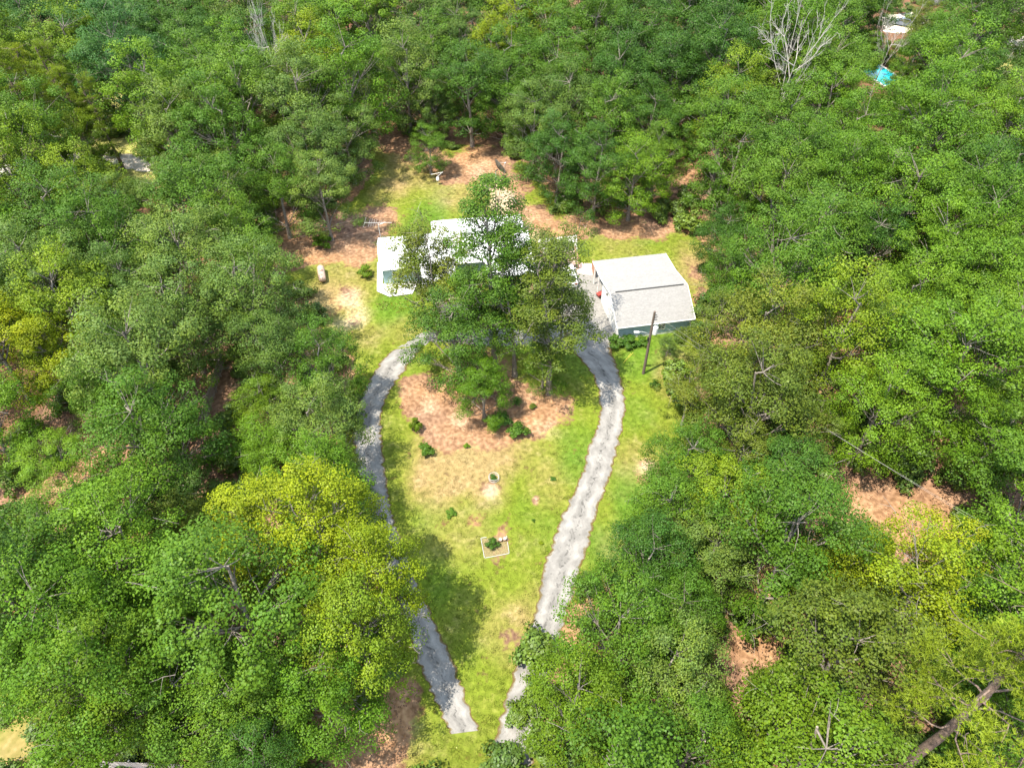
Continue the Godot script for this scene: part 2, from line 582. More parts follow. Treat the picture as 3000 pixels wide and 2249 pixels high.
func drive_picture() -> ImageTexture:
	# u runs across the drive, v along it: paler wheel tracks, litter down the middle and a stained, grassy rim
	var w := 256
	var h := 2048
	var f1 := noise(0.03, 5, 31).get_image(w, h).get_data()
	var f2 := noise(0.009, 4, 32).get_image(w, h).get_data()
	var f3 := noise(0.25, 2, 33).get_image(w, h).get_data()
	var f4 := noise(0.02, 3, 34).get_image(w * 4, h / 4)
	f4.resize(w, h, Image.INTERPOLATE_BILINEAR)
	var f5 := f4.get_data()
	var out := PackedByteArray()
	out.resize(w * h * 3)
	for y in h:
		for x in w:
			var k := y * w + x
			var u := (x + 0.5) / w
			var a := f1[k] / 255.0
			var b := f2[k] / 255.0
			var c := f3[k] / 255.0
			var e := f5[k] / 255.0
			var v := 0.485 + (c - 0.5) * 0.09 + (b - 0.5) * 0.14 + (a - 0.5) * 0.05
			var mid := exp(-pow((u - 0.5) / 0.10, 2))
			v -= mid * clampf((a - 0.52) * 0.8, 0.0, 0.12)
			v += (exp(-pow((u - 0.27) / 0.09, 2)) + exp(-pow((u - 0.73) / 0.09, 2))) * 0.035
			if a > 0.74: v -= (a - 0.74) * 0.6
			var rim := 1.0 - smoothstep(0.0, 0.10, minf(u, 1.0 - u) + (a - 0.5) * 0.10 + (c - 0.5) * 0.05)
			var r := v + (0.36 - v) * rim
			var g := v * 0.988 + (0.31 - v) * rim
			var bl := v * 0.97 + (0.19 - v) * rim
			out[k * 3] = int(clampf(r, 0, 1) * 255)
			out[k * 3 + 1] = int(clampf(g, 0, 1) * 255)
			out[k * 3 + 2] = int(clampf(bl, 0, 1) * 255)
	return ImageTexture.create_from_image(Image.create_from_data(w, h, false, Image.FORMAT_RGB8, out))

func along(line: PackedVector2Array, s: float) -> Vector2:
	var total := 0.0
	for k in line.size() - 1: total += (line[k + 1] - line[k]).length()
	var left := s * total
	for k in line.size() - 1:
		var d := (line[k + 1] - line[k]).length()
		if left <= d or k == line.size() - 2: return line[k].lerp(line[k + 1], left / d)
		left -= d
	return line[-1]

func drive_strip(label: String, l: PackedVector2Array, r: PackedVector2Array, y: float, m: Material, seed_at: int) -> void:
	var b := MB.new()
	var rows := 160
	var f := noise(0.25, 4, seed_at)
	var run := 0.0
	var before := along(l, 0).lerp(along(r, 0), 0.5)
	for k in rows + 1:
		var s := float(k) / rows
		# smooth the two measured edges a little, then roughen them
		var p := Vector2.ZERO
		var q := Vector2.ZERO
		for j in [-2, -1, 0, 1, 2]:
			p += along(l, clampf(s + j * 0.012, 0, 1)) / 5.0
			q += along(r, clampf(s + j * 0.012, 0, 1)) / 5.0
		var mid := p.lerp(q, 0.5)
		var across := (q - p).normalized()
		p -= across * (0.18 + f.get_noise_2d(k * 1.7, 0) * 0.38)
		q += across * (0.18 + f.get_noise_2d(k * 1.7, 90) * 0.38)
		run += (mid - before).length()
		before = mid
		for j in 6:
			var u := j / 5.0
			var w := p.lerp(q, u)
			b.vert(Vector3(w.x, y + 0.025 * sin(u * PI), w.y), Vector3.UP, Vector2(u, run / 34.0 + seed_at * 0.37))
	for k in rows:
		for j in 5:
			var a := k * 6 + j
			var p := b.v[a]
			var q := b.v[a + 1]
			var o := b.v[a + 6]
			if (q - p).cross(o - p).y > 0: b.i.append_array([a, a + 6, a + 1, a + 1, a + 6, a + 7])
			else: b.i.append_array([a, a + 1, a + 6, a + 1, a + 7, a + 6])
	structure("driveway", b.mesh(), m).set_meta("label", label)

func gravel_picture() -> ImageTexture:
	var n := 512
	var f1 := noise(0.02, 5, 35).get_seamless_image(n, n).get_data()
	var f2 := noise(0.2, 2, 36).get_seamless_image(n, n).get_data()
	var out := PackedByteArray()
	out.resize(n * n * 3)
	for k in n * n:
		var a := f1[k] / 255.0
		var v := 0.50 + (f2[k] / 255.0 - 0.5) * 0.08 + (a - 0.5) * 0.12
		if a > 0.68: v -= (a - 0.68) * 0.8
		out[k * 3] = int(clampf(v, 0, 1) * 255)
		out[k * 3 + 1] = int(clampf(v * 0.988, 0, 1) * 255)
		out[k * 3 + 2] = int(clampf(v * 0.965, 0, 1) * 255)
	return ImageTexture.create_from_image(Image.create_from_data(n, n, false, Image.FORMAT_RGB8, out))

func shingle_picture() -> ImageTexture:
	var n := 512
	rng.seed = 77
	var im := Image.create(n, n, false, Image.FORMAT_RGB8)
	var row := 8
	for y in range(0, n, row):
		var x := -rng.randi_range(0, 20)
		while x < n:
			var wdt := rng.randi_range(10, 22)
			var v := rng.randf_range(0.49, 0.54)
			if rng.randf() < 0.22: v = rng.randf_range(0.48, 0.545)
			im.fill_rect(Rect2i(x, y, wdt, row), Color(v, v * 0.995, v * 0.99))
			x += wdt
		im.fill_rect(Rect2i(0, y, n, 1), Color(0.49, 0.49, 0.49))
	return ImageTexture.create_from_image(im)

# ---------------------------------------------------------------- the script
func _ready() -> void:
	var cam := Camera3D.new()
	cam.name = "camera"
	cam.position = Vector3(0, 55, 0)
	cam.rotation_degrees = Vector3(-45, 0, 0)
	cam.fov = 56.79
	cam.near = 0.5
	cam.far = 3000.0
	add_child(cam)
	cam.current = true
	var sky := ProceduralSkyMaterial.new()
	sky.sky_top_color = lin(0.50, 0.60, 0.74)
	sky.sky_horizon_color = lin(0.80, 0.86, 0.92)
	sky.sky_curve = 0.18
	sky.ground_bottom_color = lin(0.10, 0.13, 0.06)
	sky.ground_horizon_color = lin(0.45, 0.52, 0.50)
	sky.sun_angle_max = 25.0
	var env := Environment.new()
	env.background_mode = Environment.BG_SKY
	env.sky = Sky.new()
	env.sky.sky_material = sky
	env.background_energy_multiplier = 1.25
	env.tonemap_mode = Environment.TONE_MAPPER_LINEAR
	env.tonemap_exposure = 2.3
	env.sdfgi_enabled = true
	env.ssao_enabled = true
	env.ssil_enabled = true
	var we := WorldEnvironment.new()
	we.name = "world_environment"
	we.environment = env
	add_child(we)
	var sun := DirectionalLight3D.new()
	sun.name = "sun"
	sun.light_energy = 1.6
	sun.light_color = Color(1.0, 0.955, 0.88)
	sun.light_angular_distance = 0.55
	sun.shadow_enabled = true
	sun.basis = Basis.looking_at(Vector3(2.03, -5.5, -1.35))
	add_child(sun)
	materials()
	ground()
	garage()
	house()
	yard()
	far_things()
	woods()
	scatter()

func materials() -> void:
	M.bark = textured(Color(0.10, 0.085, 0.07), Color(0.34, 0.30, 0.26), 1.1, 3, 0.02, 0.9, 1.8)
	M.twig = textured(Color(0.10, 0.085, 0.07), Color(0.27, 0.24, 0.21), 1.3, 4, 0.02, 0.85, 1.6)
	M.pine_bark = textured(Color(0.07, 0.05, 0.04), Color(0.22, 0.16, 0.13), 0.9, 5, 0.03, 0.95, 1.8)
	M.dead_bark = textured(Color(0.26, 0.25, 0.23), Color(0.46, 0.44, 0.41), 1.2, 6, 0.02, 0.8, 1.4)
	M.white = mat(0.80, 0.80, 0.79, 0.55)
	M.white_wall = textured(Color(0.60, 0.60, 0.59), Color(0.70, 0.70, 0.69), 3.0, 7, 0.01, 0.6)
	M.blue_wall = textured(Color(0.33, 0.44, 0.48), Color(0.38, 0.49, 0.53), 2.5, 8, 0.015, 0.7)
	M.teal_wall = textured(Color(0.25, 0.37, 0.385), Color(0.29, 0.42, 0.43), 2.5, 9, 0.015, 0.7)
	M.metal_roof = textured(Color(0.60, 0.62, 0.64), Color(0.70, 0.71, 0.73), 5.0, 10, 0.01, 0.38)
	M.rib = mat(0.50, 0.53, 0.57, 0.4)
	M.concrete = textured(Color(0.42, 0.41, 0.39), Color(0.56, 0.54, 0.51), 2.5, 12, 0.02, 0.85)
	M.glass = mat(0.015, 0.018, 0.022, 0.08)
	M.glass.metallic_specular = 0.8
	M.screen = mat(0.022, 0.024, 0.03, 0.75)
	M.dark = mat(0.02, 0.02, 0.02, 0.7)
	M.black_metal = mat(0.025, 0.025, 0.028, 0.45)
	M.deck = textured(Color(0.30, 0.21, 0.17), Color(0.44, 0.34, 0.29), 1.2, 14, 0.03, 0.85)
	M.deck_rail = textured(Color(0.26, 0.14, 0.09), Color(0.42, 0.25, 0.17), 1.2, 15, 0.03, 0.85)
	M.board = textured(Color(0.20, 0.16, 0.12), Color(0.36, 0.30, 0.24), 1.4, 16, 0.03, 0.9)
	M.board_grey = textured(Color(0.34, 0.32, 0.29), Color(0.52, 0.50, 0.46), 1.4, 17, 0.03, 0.9)
	M.pole = textured(Color(0.075, 0.055, 0.045), Color(0.18, 0.14, 0.115), 0.8, 18, 0.04, 0.9, 1.8)
	M.galv = mat(0.55, 0.56, 0.57, 0.45, 0.3)
	M.canister = mat(0.66, 0.68, 0.69, 0.5)
	M.yellow = mat(0.62, 0.60, 0.10, 0.6)
	M.wire = mat(0.22, 0.21, 0.20, 0.5)
	M.tank = textured(Color(0.40, 0.28, 0.23), Color(0.48, 0.36, 0.30), 1.5, 19, 0.02, 0.5)
	M.rust = mat(0.32, 0.12, 0.07, 0.8)
	M.dish = textured(Color(0.075, 0.07, 0.06), Color(0.14, 0.13, 0.11), 0.6, 20, 0.05, 0.7)
	M.red = mat(0.38, 0.05, 0.04, 0.5)
	M.tan_wood = mat(0.55, 0.38, 0.24, 0.8)
	M.water = mat(0.02, 0.48, 0.62, 0.12)
	M.tyre = mat(0.02, 0.02, 0.02, 0.9)
	M.sandy = textured(Color(0.58, 0.50, 0.42), Color(0.76, 0.70, 0.62), 6.0, 21, 0.02, 0.95)

func ground() -> void:
	clearing = PackedVector2Array([Vector2(-23.4, -119.6), Vector2(-19.3, -120.0), Vector2(-17.5, -111.3), Vector2(-13.1, -106.1), Vector2(-9.5, -109.0), Vector2(-3.9, -109.0), Vector2(0.5, -103.8), Vector2(3.1, -96.0), Vector2(5.9, -90.2), Vector2(9.7, -87.5), Vector2(16.8, -86.2), Vector2(22.1, -86.6), Vector2(23.5, -83.2), Vector2(24.9, -78.4), Vector2(24.4, -73.1), Vector2(22.6, -70.3), Vector2(20.7, -62.0), Vector2(18.7, -58.5), Vector2(17.3, -55.8), Vector2(17.9, -52.1), Vector2(16.8, -46.9), Vector2(14.4, -43.8), Vector2(12.1, -38.9), Vector2(10.7, -35.2), Vector2(7.5, -33.1), Vector2(5.6, -31.8), Vector2(3.2, -30.5), Vector2(2.0, -28.0), Vector2(1.1, -25.1), Vector2(-0.1, -22.7), Vector2(-0.9, -19.9), Vector2(-1.5, -17.5), Vector2(-1.7, -16.4), Vector2(1.3, -16.4), Vector2(3.0, -17.7), Vector2(4.4, -16.4), Vector2(-14.6, -16.4), Vector2(-12.2, -18.4), Vector2(-9.3, -20.9), Vector2(-7.2, -23.8), Vector2(-7.9, -26.6), Vector2(-7.7, -29.3), Vector2(-9.2, -32.8), Vector2(-11.5, -36.7), Vector2(-13.1, -38.9), Vector2(-14.9, -42.1), Vector2(-16.1, -47.8), Vector2(-16.4, -52.1), Vector2(-15.9, -56.3), Vector2(-16.1, -60.2), Vector2(-20.3, -64.5), Vector2(-21.9, -66.3), Vector2(-23.0, -70.3), Vector2(-26.9, -74.6), Vector2(-30.4, -78.4), Vector2(-33.1, -84.0), Vector2(-29.6, -87.5), Vector2(-22.0, -92.1), Vector2(-19.8, -102.2), Vector2(-22.1, -111.3)])
	gaps = [
		PackedVector2Array([Vector2(31.3, -44.7), Vector2(33.5, -46.4), Vector2(33.3, -43.0), Vector2(37.3, -41.3), Vector2(40.7, -44.7), Vector2(43.8, -45.5), Vector2(40.1, -38.2), Vector2(40.0, -36.1), Vector2(38.6, -36.7), Vector2(35.1, -38.9), Vector2(32.6, -40.9), Vector2(31.7, -42.1)]),
		PackedVector2Array([Vector2(17.7, -26.6), Vector2(19.9, -26.9), Vector2(19.0, -24.3), Vector2(18.9, -22.7), Vector2(16.6, -22.7), Vector2(16.6, -23.8)]),
		PackedVector2Array([Vector2(-34.3, -58.2), Vector2(-31.3, -58.5), Vector2(-30.5, -55.8), Vector2(-31.8, -53.7), Vector2(-33.3, -55.8)]),
		PackedVector2Array([Vector2(-33.1, -52.1), Vector2(-31.3, -52.1), Vector2(-31.2, -49.2)]),
		PackedVector2Array([Vector2(-63.6, -106.4), Vector2(-58.5, -107.2), Vector2(-57.3, -103.9), Vector2(-62.7, -103.9)]),
		PackedVector2Array([Vector2(71.9, -143.0), Vector2(74.5, -143.0), Vector2(72.3, -137.2), Vector2(69.8, -137.2)]),
		PackedVector2Array([Vector2(85.8, -169.9), Vector2(88.4, -169.9), Vector2(86.5, -165.1), Vector2(84.0, -165.1)]),
		PackedVector2Array([Vector2(24.8, -103.3), Vector2(27.1, -104.4), Vector2(25.7, -96.0), Vector2(23.2, -92.1)]),
		PackedVector2Array([Vector2(100.9, -184.5), Vector2(105.8, -184.5), Vector2(104.1, -182.5), Vector2(100.3, -182.5)]),
		PackedVector2Array([Vector2(102.8, -150.1), Vector2(105.5, -152.0), Vector2(101.8, -144.7), Vector2(100.6, -144.7)]),
		PackedVector2Array([Vector2(-37.8, -19.1), Vector2(-35.8, -18.2), Vector2(-33.5, -16.4), Vector2(-36.4, -16.4)]),
		PackedVector2Array([Vector2(-29.9, -16.9), Vector2(-20.9, -16.6), Vector2(-20.9, -16.4), Vector2(-29.7, -16.4)]),
		PackedVector2Array([Vector2(-29.0, -44.2), Vector2(-27.8, -44.2), Vector2(-27.4, -42.5), Vector2(-28.5, -42.5)]),
		PackedVector2Array([Vector2(-50.8, -52.9), Vector2(-49.7, -53.7), Vector2(-48.5, -50.7), Vector2(-49.5, -50.4)]),
		PackedVector2Array([Vector2(-49.0, -41.3), Vector2(-47.6, -41.3), Vector2(-46.9, -39.7), Vector2(-48.1, -39.7)]),
		PackedVector2Array([Vector2(-34.1, -88.4), Vector2(-32.5, -92.1), Vector2(-30.0, -87.5), Vector2(-30.5, -83.2), Vector2(-32.4, -83.2)])]
	for ch in ["g", "d", "s", "k"]:
		var a := PackedFloat32Array()
		a.resize(200 * 240)
		cells[ch] = a
	var base := PackedFloat32Array()
	base.resize(200 * 240)
	var wider: PackedVector2Array = Geometry2D.offset_polygon(clearing, 2.0)[0]
	for iz in 240:
		for ix in 200:
			base[iz * 200 + ix] = 0.88 if Geometry2D.is_point_in_polygon(Vector2(GX + ix * 0.5, GZ + iz * 0.5), wider) else 0.0
	cells.g = base
	blob(-19.08, -115.05, 5.5, "g", -0.9)
	blob(-14.39, -107.79, 3.9, "g", -0.6)
	blob(-9.08, -102.2, 3.7, "g", -0.75)
	blob(-4.37, -105.51, 4.9, "g", -0.9)
	blob(0.0, -97.99, 3.1, "g", -0.7)
	blob(2.93, -88.4, 3.4, "g", -0.8)
	blob(6.62, -84.05, 1.9, "g", -0.5)
	blob(-1.0, -92.09, 3.0, "g", -0.5)
	blob(9.66, -87.07, 2.9, "g", -0.9)
	blob(14.4, -86.19, 2.4, "g", -0.9)
	blob(19.26, -86.63, 2.9, "g", -0.8)
	blob(23.4, -88.4, 2.9, "g", -0.8)
	blob(23.93, -75.33, 1.8, "g", -0.5)
	blob(23.86, -70.34, 1.7, "g", -0.7)
	blob(-22.55, -83.21, 4.2, "g", -1)
	blob(-27.11, -84.9, 5.2, "g", -1)
	blob(-29.25, -81.56, 4.2, "g", -1)
	blob(-20.07, -79.15, 2.1, "g", -0.6)
	blob(-19.5, -88.4, 3.4, "g", -0.7)
	blob(-20.68, -71.72, 1.7, "g", -0.35)
	blob(-22.64, -68.31, 1.7, "g", -0.3)
	blob(-19.29, -65.71, 1.6, "g", -0.3)
	blob(-10.58, -54.19, 2.2, "g", -0.9)
	blob(-8.7, -51.64, 2.7, "g", -1)
	blob(-7.05, -48.74, 2.5, "g", -0.9)
	blob(-3.85, -48.04, 2.1, "g", -0.45)
	blob(-1.78, -49.69, 2.8, "g", -0.9)
	blob(1.09, -51.64, 2.9, "g", -0.8)
	blob(4.35, -51.64, 2.2, "g", -0.55)
	blob(2.12, -48.74, 1.8, "g", -0.3)
	blob(-3.73, -54.71, 4.5, "g", -0.9)
	blob(-10.15, -19.64, 2.8, "g", -1)
	blob(-12.32, -17.51, 2.7, "g", -1)
	blob(-8.39, -22.15, 1.0, "g", -0.5)
	blob(4.91, -17.17, 1.5, "g", -0.8)
	blob(3.46, -17.74, 0.7, "g", -0.4)
	blob(1.63, -25.13, 0.8, "g", -0.4)
	blob(-0.14, -25.98, 1.1, "g", -0.35)
	blob(-2.28, -40.83, 0.9, "g", -0.55)
	blob(1.93, -39.84, 0.4, "g", -0.9)
	blob(13.02, -43.18, 1.4, "g", -0.55)
	blob(-3.61, -37.43, 0.9, "g", -0.3)
	blob(-1.52, -34.53, 1.1, "g", -0.5)
	blob(-1.24, -36.32, 0.7, "g", -0.4)
	blob(8.17, -45.11, 0.7, "g", -0.3)
	blob(-18.1, -111.34, 5.1, "d", 0.5)
	blob(-16.03, -102.2, 4.8, "d", 0.6)
	blob(-8.73, -95.97, 4.1, "d", 0.6)
	blob(-18.99, -95.97, 3.1, "d", 0.5)
	blob(-21.78, -73.14, 4.8, "d", 0.5)
	blob(-22.88, -69.65, 3.4, "d", 0.4)
	blob(14.1, -83.21, 4.2, "d", 0.3)
	blob(23.48, -75.33, 3.1, "d", 0.6)
	blob(23.86, -79.95, 2.3, "d", 0.5)
	blob(-6.81, -45.11, 4.1, "d", 0.7)
	blob(-3.39, -44.67, 3.4, "d", 0.55)
	blob(-7.86, -41.32, 2.6, "d", 0.5)
	blob(-2.27, -40.51, 1.9, "d", 0.5)
	blob(-5.26, -35.96, 3.1, "d", 0.3)
	blob(-0.69, -46.44, 2.8, "d", 0.35)
	blob(3.27, -41.32, 2.3, "d", 0.35)
	blob(-0.55, -26.55, 2.5, "d", 0.4)
	blob(1.71, -28.64, 2.0, "d", 0.4)
	blob(-2.84, -28.64, 2.6, "d", 0.15)
	blob(17.75, -58.52, 2.3, "d", 0.5)
	blob(16.86, -55.24, 1.9, "d", 0.45)
	blob(12.15, -44.24, 2.4, "d", 0.4)
	blob(-10.74, -16.83, 3.9, "d", 0.6)
	blob(-35.5, -17.51, 3.0, "d", 0.7)
	blob(-0.5, -17.97, 1.0, "d", 0.4)
	blob(-12.99, -64.45, 2.4, "d", 0.25)
	blob(-17.28, -63.21, 2.0, "d", 0.4)
	blob(9.13, -34.53, 1.8, "d", 0.3)
	blob(1.71, -45.55, 2.7, "d", 0.2)
	blob(-3.12, -97.99, 2.0, "s", 0.9)
	blob(-1.52, -94.49, 1.8, "s", 1)
	blob(-2.0, -92.09, 1.7, "s", 0.9)
	blob(-5.38, -103.28, 2.2, "s", 0.3)
	blob(3.31, -84.05, 1.4, "s", 0.5)
	blob(-20.45, -70.34, 1.7, "s", 0.5)
	blob(-18.66, -66.99, 1.9, "s", 0.5)
	blob(-20.91, -64.45, 1.6, "s", 0.4)
	blob(-2.28, -40.83, 0.9, "s", 0.5)
	blob(13.02, -43.18, 1.2, "s", 0.6)
	blob(-9.11, -52.14, 1.1, "s", 0.4)
	blob(-5.72, -50.17, 1.1, "s", 0.45)
	blob(3.17, -48.74, 1.4, "s", 0.3)
	blob(1.93, -39.84, 0.3, "s", 0.4)
	blob(-15.95, -75.33, 1.3, "s", 0.3)
	blob(23.47, -68.31, 1.3, "s", 0.5)
	blob(0.0, -88.4, 2.9, "s", 0.25)
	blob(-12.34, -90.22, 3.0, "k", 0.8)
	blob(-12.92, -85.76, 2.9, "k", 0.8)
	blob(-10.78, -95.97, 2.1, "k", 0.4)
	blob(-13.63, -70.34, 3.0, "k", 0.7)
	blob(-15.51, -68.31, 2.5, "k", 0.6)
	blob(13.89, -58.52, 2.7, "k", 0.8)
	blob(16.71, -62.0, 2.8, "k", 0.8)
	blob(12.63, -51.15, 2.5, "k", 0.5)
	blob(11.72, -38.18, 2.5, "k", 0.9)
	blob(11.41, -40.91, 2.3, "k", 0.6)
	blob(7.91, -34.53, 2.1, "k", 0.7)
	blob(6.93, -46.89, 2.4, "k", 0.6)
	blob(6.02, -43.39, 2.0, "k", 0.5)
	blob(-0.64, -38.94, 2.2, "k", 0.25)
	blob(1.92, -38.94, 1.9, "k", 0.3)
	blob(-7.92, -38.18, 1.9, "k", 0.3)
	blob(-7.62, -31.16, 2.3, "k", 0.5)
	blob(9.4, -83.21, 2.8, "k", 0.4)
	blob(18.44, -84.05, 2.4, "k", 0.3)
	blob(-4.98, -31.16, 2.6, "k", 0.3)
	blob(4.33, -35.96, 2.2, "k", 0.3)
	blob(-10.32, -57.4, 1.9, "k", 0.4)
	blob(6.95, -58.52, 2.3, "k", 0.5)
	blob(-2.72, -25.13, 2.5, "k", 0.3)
	blob(-38.0, -17.5, 4.5, "g", 0.9)
	var yard_m := StandardMaterial3D.new()
	yard_m.albedo_texture = yard_picture()
	yard_m.texture_repeat = false
	yard_m.roughness = 0.95
	yard_m.metallic_specular = 0.2
	var woods_m := StandardMaterial3D.new()
	woods_m.albedo_texture = two_tone(512, 0.03, Color(0.075, 0.045, 0.028), Color(0.21, 0.115, 0.07), 41, 5, 1.5)
	woods_m.uv1_triplanar = true
	woods_m.uv1_scale = Vector3.ONE / 9.0
	woods_m.roughness = 0.95
	woods_m.metallic_specular = 0.2
	var m := ArrayMesh.new()
	var b := MB.new()
	ground_sheet(b, GX, GX + GW, GZ, GZ + GD)
	b.mesh(m)
	b = MB.new()
	ground_sheet(b, -1500, 1500, -2500, GZ)
	ground_sheet(b, -1500, 1500, GZ + GD, 600)
	ground_sheet(b, -1500, GX, GZ, GZ + GD)
	ground_sheet(b, GX + GW, 1500, GZ, GZ + GD)
	b.mesh(m)
	m.surface_set_material(0, yard_m)
	m.surface_set_material(1, woods_m)
	var o := structure("ground", m, null)
	o.set_meta("label", "lawn and pine straw of the clearing and the woodland floor around it")
	var drive := StandardMaterial3D.new()
	drive.albedo_texture = drive_picture()
	drive.roughness = 0.92
	drive.metallic_specular = 0.25
	var gravel := StandardMaterial3D.new()
	gravel.albedo_texture = gravel_picture()
	gravel.roughness = 0.92
	gravel.metallic_specular = 0.25
	var f := noise(0.05, 3, 51)
	var ll := PackedVector2Array([Vector2(-13.3, -60.9), Vector2(-14.5, -59.1), Vector2(-15.6, -55.7), Vector2(-16.4, -51.5), Vector2(-16.1, -47.6), Vector2(-15.2, -43.4), Vector2(-14.0, -39.6), Vector2(-12.8, -36.7), Vector2(-11.1, -33.1), Vector2(-9.7, -29.9), Vector2(-8.3, -26.6), Vector2(-7.2, -24.0), Vector2(-6.0, -21.6), Vector2(-4.2, -18.4)])
	var lr := PackedVector2Array([Vector2(-10.4, -61.4), Vector2(-11.8, -57.9), Vector2(-13.6, -53.5), Vector2(-13.9, -50.2), Vector2(-13.1, -45.1), Vector2(-11.6, -39.0), Vector2(-10.6, -36.0), Vector2(-9.2, -33.1), Vector2(-8.5, -31.3), Vector2(-7.2, -28.6), Vector2(-5.3, -25.2), Vector2(-3.9, -21.7), Vector2(-2.5, -18.6)])
	var rl := PackedVector2Array([Vector2(6.3, -64.5), Vector2(6.4, -61.4), Vector2(8.1, -58.8), Vector2(9.3, -55.8), Vector2(9.6, -52.8), Vector2(9.4, -50.3), Vector2(8.6, -47.6), Vector2(7.5, -45.0), Vector2(6.9, -42.2), Vector2(5.1, -38.5), Vector2(4.0, -35.3), Vector2(2.8, -32.3), Vector2(2.5, -29.5), Vector2(1.7, -27.6), Vector2(1.4, -25.6), Vector2(0.1, -22.8), Vector2(-0.6, -20.1), Vector2(-1.2, -17.5), Vector2(-1.8, -15.3)])
	var rr := PackedVector2Array([Vector2(12.0, -62.9), Vector2(11.1, -60.7), Vector2(11.8, -57.2), Vector2(12.0, -52.8), Vector2(11.8, -51.0), Vector2(11.2, -48.2), Vector2(10.1, -45.0), Vector2(9.7, -43.1), Vector2(7.9, -38.9), Vector2(7.0, -35.7), Vector2(5.8, -32.3), Vector2(5.2, -29.9), Vector2(4.2, -27.6), Vector2(3.4, -24.4), Vector2(2.6, -21.7), Vector2(2.0, -19.7), Vector2(1.8, -18.1), Vector2(0.7, -15.3)])
	var park := PackedVector2Array([Vector2(6.3, -64.5), Vector2(5.9, -69.7), Vector2(6.6, -74.6), Vector2(9.0, -77.6), Vector2(12.2, -75.3), Vector2(12.4, -70.3), Vector2(12.9, -62.9), Vector2(10.3, -61.4)])
	var conn := PackedVector2Array([Vector2(-13.3, -60.9), Vector2(-10.5, -63.5), Vector2(-4.0, -64.1), Vector2(2.4, -64.5), Vector2(6.3, -65.1), Vector2(6.5, -60.8), Vector2(2.0, -61.4), Vector2(-4.0, -61.4), Vector2(-8.0, -62.0), Vector2(-10.4, -61.3)])
	for pair in [[ll, lr], [rl, rr]]:
		var o2: PackedVector2Array = pair[0].duplicate()
		var back: PackedVector2Array = pair[1].duplicate()
		back.reverse()
		o2.append_array(back)
		roads_at.append(o2)
	roads_at.append(park)
	roads_at.append(conn)
	drive_strip("narrow pale driveway curving past the left woods", ll, lr, 0.014, drive, 1)
	drive_strip("pale driveway running down the right of the lawn", rl, rr, 0.018, drive, 2)
	slab("driveway", ragged(conn, 0.3, 0.5, f), 0.010, gravel, Vector2(0.13, 0.13)).set_meta("label", "pale driveway behind the island of trees")
	slab("parking_area", ragged(park, 0.3, 0.4, f), 0.050, gravel, Vector2(0.13, 0.13)).set_meta("label", "pale parking area beside the garage")
	slab("footpath", ragged(PackedVector2Array([Vector2(2.25, -18.7), Vector2(2.7, -18.8), Vector2(2.78, -15.5), Vector2(2.3, -15.5)]), 0.3, 0.1, f), 0.05, M.concrete)
	slab("sandy_road", ragged(PackedVector2Array([Vector2(-78, -107), Vector2(-66, -108.5), Vector2(-57, -106), Vector2(-50, -101), Vector2(-50, -98.5), Vector2(-56, -101.5), Vector2(-65, -104), Vector2(-78, -103)]), 0.6, 0.5, f), 0.05, M.sandy)
	var verge := textured(Color(0.24, 0.26, 0.05), Color(0.46, 0.42, 0.16), 4.0, 45, 0.02, 0.95, 1.5)
	slab("grass_verge", ragged(PackedVector2Array([Vector2(-84, -101), Vector2(-60, -99), Vector2(-52, -97), Vector2(-47, -100), Vector2(-57, -113), Vector2(-60, -130), Vector2(-72, -135), Vector2(-84, -112)]), 0.8, 0.8, f), 0.02, verge)
	slab("far_yard", ragged(PackedVector2Array([Vector2(81, -163), Vector2(86, -162), Vector2(94, -170), Vector2(92, -176), Vector2(84, -173)]), 0.8, 0.8, f), 0.02, M.sandy)
	slab("far_yard", ragged(PackedVector2Array([Vector2(92, -130), Vector2(112, -130), Vector2(114, -150), Vector2(97, -154)]), 0.8, 0.8, f), 0.02, verge)

# ---------------------------------------------------------------- garage
func plane_part(called: String, a: Vector3, b: Vector3, c: Vector3, d: Vector3, thick: float, m: Material, parent: Node, us := 1.0) -> MeshInstance3D:
	# a slab whose top runs a, b, c, d anticlockwise seen from above
	var nn := (b - a).cross(d - a).normalized() * thick
	var q := MB.new()
	q.quad(a, b, c, d, us)
	q.quad(d - nn, c - nn, b - nn, a - nn, us)
	q.quad(a - nn, b - nn, b, a, us)
	q.quad(b - nn, c - nn, c, b, us)
	q.quad(c - nn, d - nn, d, c, us)
	q.quad(d - nn, a - nn, a, d, us)
	return part(called, q.mesh(), m, parent)

func window_part(parent: Node, p: Vector3, w: float, h: float, turn: float, cols: int, rows: int) -> void:
	var f := MB.new()
	for s in [-1, 1]:
		f.box(Vector3(s * (w / 2 - 0.03), 0, 0.03), Vector3(0.06, h, 0.06))
		f.box(Vector3(0, s * (h / 2 - 0.03), 0.032), Vector3(w - 0.12, 0.06, 0.06))
	for k in range(1, cols): f.box(Vector3(-w / 2 + w * k / cols, 0, 0.03), Vector3(0.03, h - 0.12, 0.045))
	for k in range(1, rows): f.box(Vector3(0, -h / 2 + h * k / rows, 0.026), Vector3(w - 0.12, 0.03, 0.045))
	var o := part("window", f.mesh(), M.white, parent)
	o.position = p
	o.rotation.y = turn
	for i in cols:
		for j in rows:
			boxpart("pane", Vector3(-w / 2 + w * (i + 0.5) / cols, -h / 2 + h * (j + 0.5) / rows, 0.008), Vector3(w / cols - 0.05, h / rows - 0.05, 0.012), M.glass, o)

